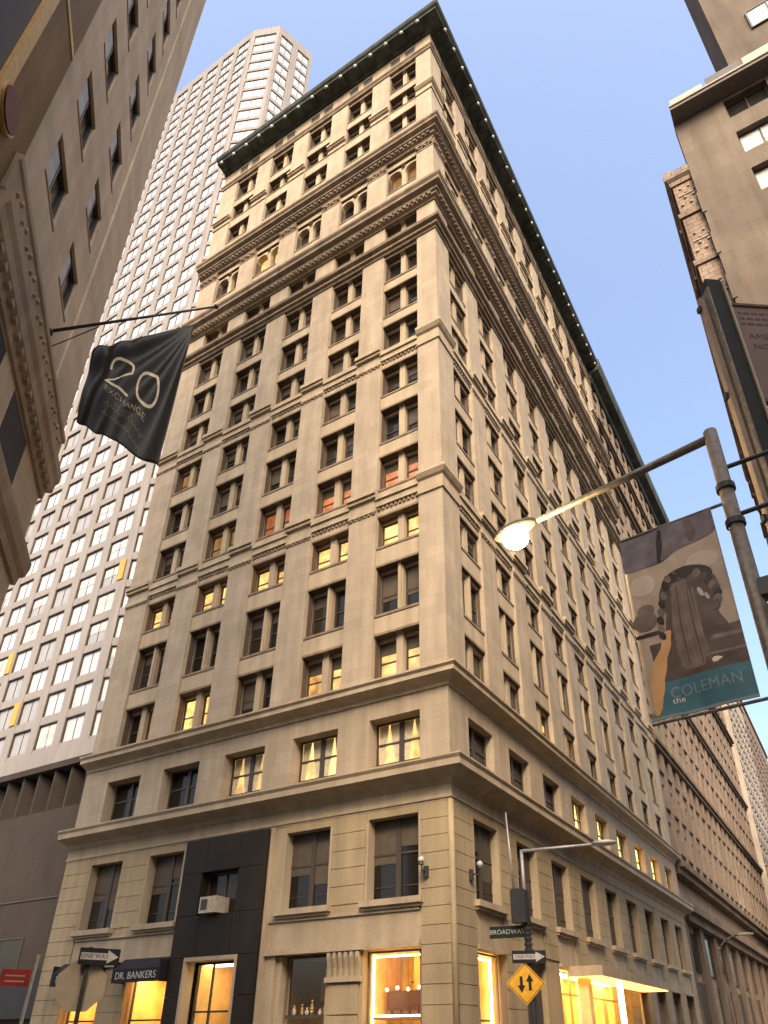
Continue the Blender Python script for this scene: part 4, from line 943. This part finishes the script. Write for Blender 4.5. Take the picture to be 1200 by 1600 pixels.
for k in range(8): t = k / 7; bell('bdk2' if k % 2 else 'bmid', .43 - .16 * math.sin(t * 1.7), .69 - .29 * t, .032, .024, .011 + .0004 * k, .4)
for k in range(9): t = k / 8; bell(['bdk2', 'bmid', 'bdk'][k % 3], .66 + .21 * math.sin(t * 2.2), .70 - .22 * t, .04, .026, .011 + .0004 * k, -.5)
bell('bpale2', .72, .565, .022, .028, .016, .3); bell('bpale2', .77, .535, .018, .02, .016, .3)
bell('bmid', .12, .50, .13, .05, .007); bell('bmid', .15, .56, .09, .03, .0072)
bpoly('bdk2', [(.435, 0, .30), (.418, 0, .30)], .012); bpoly('bmid2', [(.33, .74, 1), (.31, .7, 1)], .008); bpoly('bmid2', [(.25, .5, 1), (.238, .5, 1)], .008)
bpoly('borg', [(.42, .28, .36), (.36, .24, .34), (.26, .12, .26), (.16, .06, .2), (.06, .06, .14), (.02, .06, .1)], .013)
bpoly('bpale', [(.225, .70, .74), (.215, .68, .78), (.2, .69, .73)], .012)
bpoly('teal', [(.17, .19, 1), (.10, .16, 1), (0.004, .09, 1)], .010); bpoly('silver', [(.012, 0, 1), (.0, 0, 1)], .014)
def btext(body, a0, a1, b0, size, mat):
    me = text_mesh(body, 1.0, mat, 0.0, align='LEFT'); xs = [v.co.x for v in me.vertices]; lo, hi = min(xs), max(xs)
    for v in me.vertices: v.co = bp(a0 + (v.co.x - lo) / (hi - lo) * (a1 - a0), b0 + v.co.y * size, .016)
    link(bpy.data.objects.new('lettering', me), BN)
btext('COLEMAN', .24, .9, .105, .075, 'silver'); btext('the', .24, .36, .07, .04, 'bpale')
# framed sign nearer the right edge
FS = empty('framed_sign', (*atd(1109, 445, 9).xy, 0), rad(34.8), label='brown lettered sign panel on a tall green black post at the right edge', cat='sign')
MB().box(-.13, .13, -.1, .1, 0, 12.55).build('post', 'barg', FS); MB().box(.131, .16, -.13, .1, 0, 12.5).build('post_edge', 'alu', FS); MB().box(-.16, -.131, -.13, .1, 0, 12.3).build('post_edge', 'metalp', FS)
MB().box(-.25, -.17, .0, .1, 0, 12.2).build('rear_tube', 'pinkt', FS); 
for z in (11.9, 9.9, 7.6, 5): MB().box(-.3, -.1, .02, .1, z, z + .1).build('rear_clamp', 'metald', FS)
MB().box(.2, 1.25, -.02, .03, 9.85, 12.0).build('panel', 'panelb', FS)
for x0, x1, z0, z1 in ((.161, .21, 9.8, 12.05), (.21, 1.25, 12.0, 12.06), (.21, 1.25, 9.79, 9.85)): MB().box(x0, x1, -.04, .04, z0, z1).build('panel_frame', 'panelr', FS)
for txt, x, z, sz in (('AME', .52, 11.27, .17), ('NCA', .56, 11.03, .17), ('NS', .62, 10.74, .15), ('SA', .66, 10.46, .15)):
    lettering(txt, sz, 'panelr', FS, Matrix.Translation((x, -.022, z)) @ Matrix.Rotation(math.pi / 2, 4, 'X'), .002)
for k in range(3):            # three lines of small print, too worn to read
    x = .30
    while x < 1.1:
        wl = R.uniform(.05, .14); MB().box(x, x + wl, -.0225, -.0201, 11.80 - .13 * k, 11.855 - .13 * k).build('printed_line', 'panelr', FS); x += wl + .03
# signal pole with signs at the main corner
SPx, SPy, _ = atd(834, 1590, 25.0)
SP = empty('signal_pole', (SPx, SPy, 0), label='dark signal pole with short pale lamp arm in front of the corner', cat='lamp post')
MB().tube((0, 0, 0), (0, 0, 5.3), .11, .10, 12).build('post', 'metald', SP); MB().tube((0, 0, 5.3), (0, 0, 7.25), .06, .05, 10).build('upper_post', 'metal', SP, True)
q = atd(940, 1318, 25.0); tip = Vector((q.x - SPx, q.y - SPy, q.z))
MB().tube((0, 0, 7.22), tip, .055, .045, 10).build('arm', 'metal', SP, True)
hd = bpy.data.objects.new('lamp_head', MB().ball((0, 0, 0), 1, 12, squash=(.42, .16, .1)).mesh('lamp_head', 'metal', True)); link(hd, SP); hd.location = tip + Vector((.1, 0, .02)); hd.rotation_euler = (0, 0, math.atan2(tip.y, tip.x))
MB().tube((-.35, 0, 5.7), (-.48, .0, 8.6), .06, .02, 8).build('aerial', 'metal', SP, True); MB().box(-.45, .0, -.06, .06, 5.96, 6.04).build('aerial_bracket', 'metald', SP)
MB().box(-.4, .1, -.28, .12, 4.95, 5.95).build('signal_cabinet', 'metald', SP)
for i in range(6): MB().tube((0, 0, 4.15 + i * .15), (0, 0, 4.2 + i * .15), .14, .14, 12).build('collar', 'metald', SP)
cr = (Vector((CAM.x, CAM.y)) - Vector((SPx, SPy))); ca = math.atan2(cr.y, cr.x) + math.pi / 2       # signs turned to the camera's street
def face(e, ang): e.rotation_euler = (0, 0, ang); return e
NS = face(empty('street_name_sign', (SPx, SPy, 4.72), label='dark street name sign left of the signal pole', cat='sign'), ca - .25)
MB().box(-1.25, -.08, -.02, .02, -.18, .18).build('plate', 'signg', NS); lettering('BROADWAY', .2, 'signw', NS, Matrix.Translation((-.66, -.024, 0)) @ Matrix.Rotation(math.pi / 2, 4, 'X'), .002)
def one_way(e, w, h):
    MB().box(-w / 2, w / 2, -.015, .015, -h / 2, h / 2).build('plate', 'black', e)
    sx = w / 2 * .93; hh = h / 2
    MB().poly_prism([(-sx, -hh * .42), (sx * .42, -hh * .42), (sx * .42, -hh * .82), (sx, 0), (sx * .42, hh * .82), (sx * .42, hh * .42), (-sx, hh * .42)], lambda a, b, q: (a, -q, b), .0155, .019).build('arrow', 'signw', e)
    lettering('ONE WAY', h * .36, 'black', e, Matrix.Translation((-w * .12, -.0205, 0)) @ Matrix.Rotation(math.pi / 2, 4, 'X'), .001)
OW = face(empty('one_way_sign', (SPx + .06, SPy - .16, 3.95), label='one way arrow sign above the yellow diamond sign', cat='sign', group='one way signs'), ca); one_way(OW, 1.05, .36)
DS = face(empty('diamond_sign', (SPx - .1, SPy - .2, 3.2), label='yellow diamond sign with two opposing black arrows', cat='sign'), ca)
def diamond(r, a, b, mat, nm): MB().poly_prism([(0, -r), (r, 0), (0, r), (-r, 0)], lambda x, y, q: (x, -q, y), a, b).build(nm, mat, DS)
diamond(.6, 0, .012, 'signy', 'plate'); diamond(.56, .0125, .016, 'black', 'border'); diamond(.535, .0165, .02, 'signy', 'field')
for x, sg in ((-.13, -1), (.13, 1)):
    MB().poly_prism([(x - .045, -.2 * sg), (x + .045, -.2 * sg), (x + .045, .05 * sg), (x + .12, .05 * sg), (x, .27 * sg), (x - .12, .05 * sg), (x - .045, .05 * sg)][::sg], lambda a, b, q: (a, -q, b), .0205, .024).build('arrow', 'black', DS)
# stop sign seen from behind with a one way sign
STx, STy, _ = atd(122, 1580, 14.6)
cr = Vector((CAM.x - STx, CAM.y - STy)); ca2 = math.atan2(cr.y, cr.x) + math.pi / 2
SS = face(empty('stop_sign', (STx, STy, 0), label='bare metal back of a stop sign on a dark post at lower left', cat='sign'), ca2)
MB().box(-.035, .035, -.03, .03, 0, 3.05).build('post', 'metald', SS)
MB().poly_prism([(.42 * math.cos(rad(22.5 + 45 * i)), .42 * math.sin(rad(22.5 + 45 * i))) for i in range(8)], lambda a, b, q: (a - .04, .034 + q, b + 2.45), 0, .006).build('plate', 'alu', SS)
OW2 = face(empty('one_way_sign', (STx + .14, STy + .1, 2.9), label='one way arrow sign above the stop sign back at lower left', cat='sign', group='one way signs'), ca2 + .15); one_way(OW2, .66, .26)
RSx, RSy, _ = atd(22, 1560, 14.0); cr = Vector((CAM.x - RSx, CAM.y - RSy)); ca3 = math.atan2(cr.y, cr.x) + math.pi / 2
RS = face(empty('parking_sign', (RSx, RSy, 0), label='red sign on a leaning steel post at the lower left edge', cat='sign'), ca3)
MB().tube((.14, .03, 0), (.2, .03, 2.85), .028, .028, 8).build('post', 'metal', RS); MB().box(-.26, .15, -.008, .008, 2.38, 2.62).build('plate', 'signr', RS)
for z in (2.44, 2.52): MB().box(-.2, .08, -.012, -.0085, z, z + .02).build('printed_stripe', 'alu', RS)
# distant street lamp
FX, FY, _ = atd(1152, 1590, 55.0)
DL = empty('street_lamp', (FX, FY, 0), label='slender curved street lamp far down the side street', cat='street lamp')
pts = [(0, 0, 0), (-.3, 0, 5.4), (-.32, 0, 6.6)] + [(-.32 + 1.9 * (1 - math.cos(t)), 0, 6.6 + 1.2 * math.sin(t)) for t in [i * math.pi / 16 for i in range(1, 8)]]
MB().path(pts, .07, 8).build('post', 'metalp', DL, True); MB().ball((1.5, 0, 7.75), 1, 10, squash=(.55, .2, .12)).build('lamp_head', 'opal', DL, True)
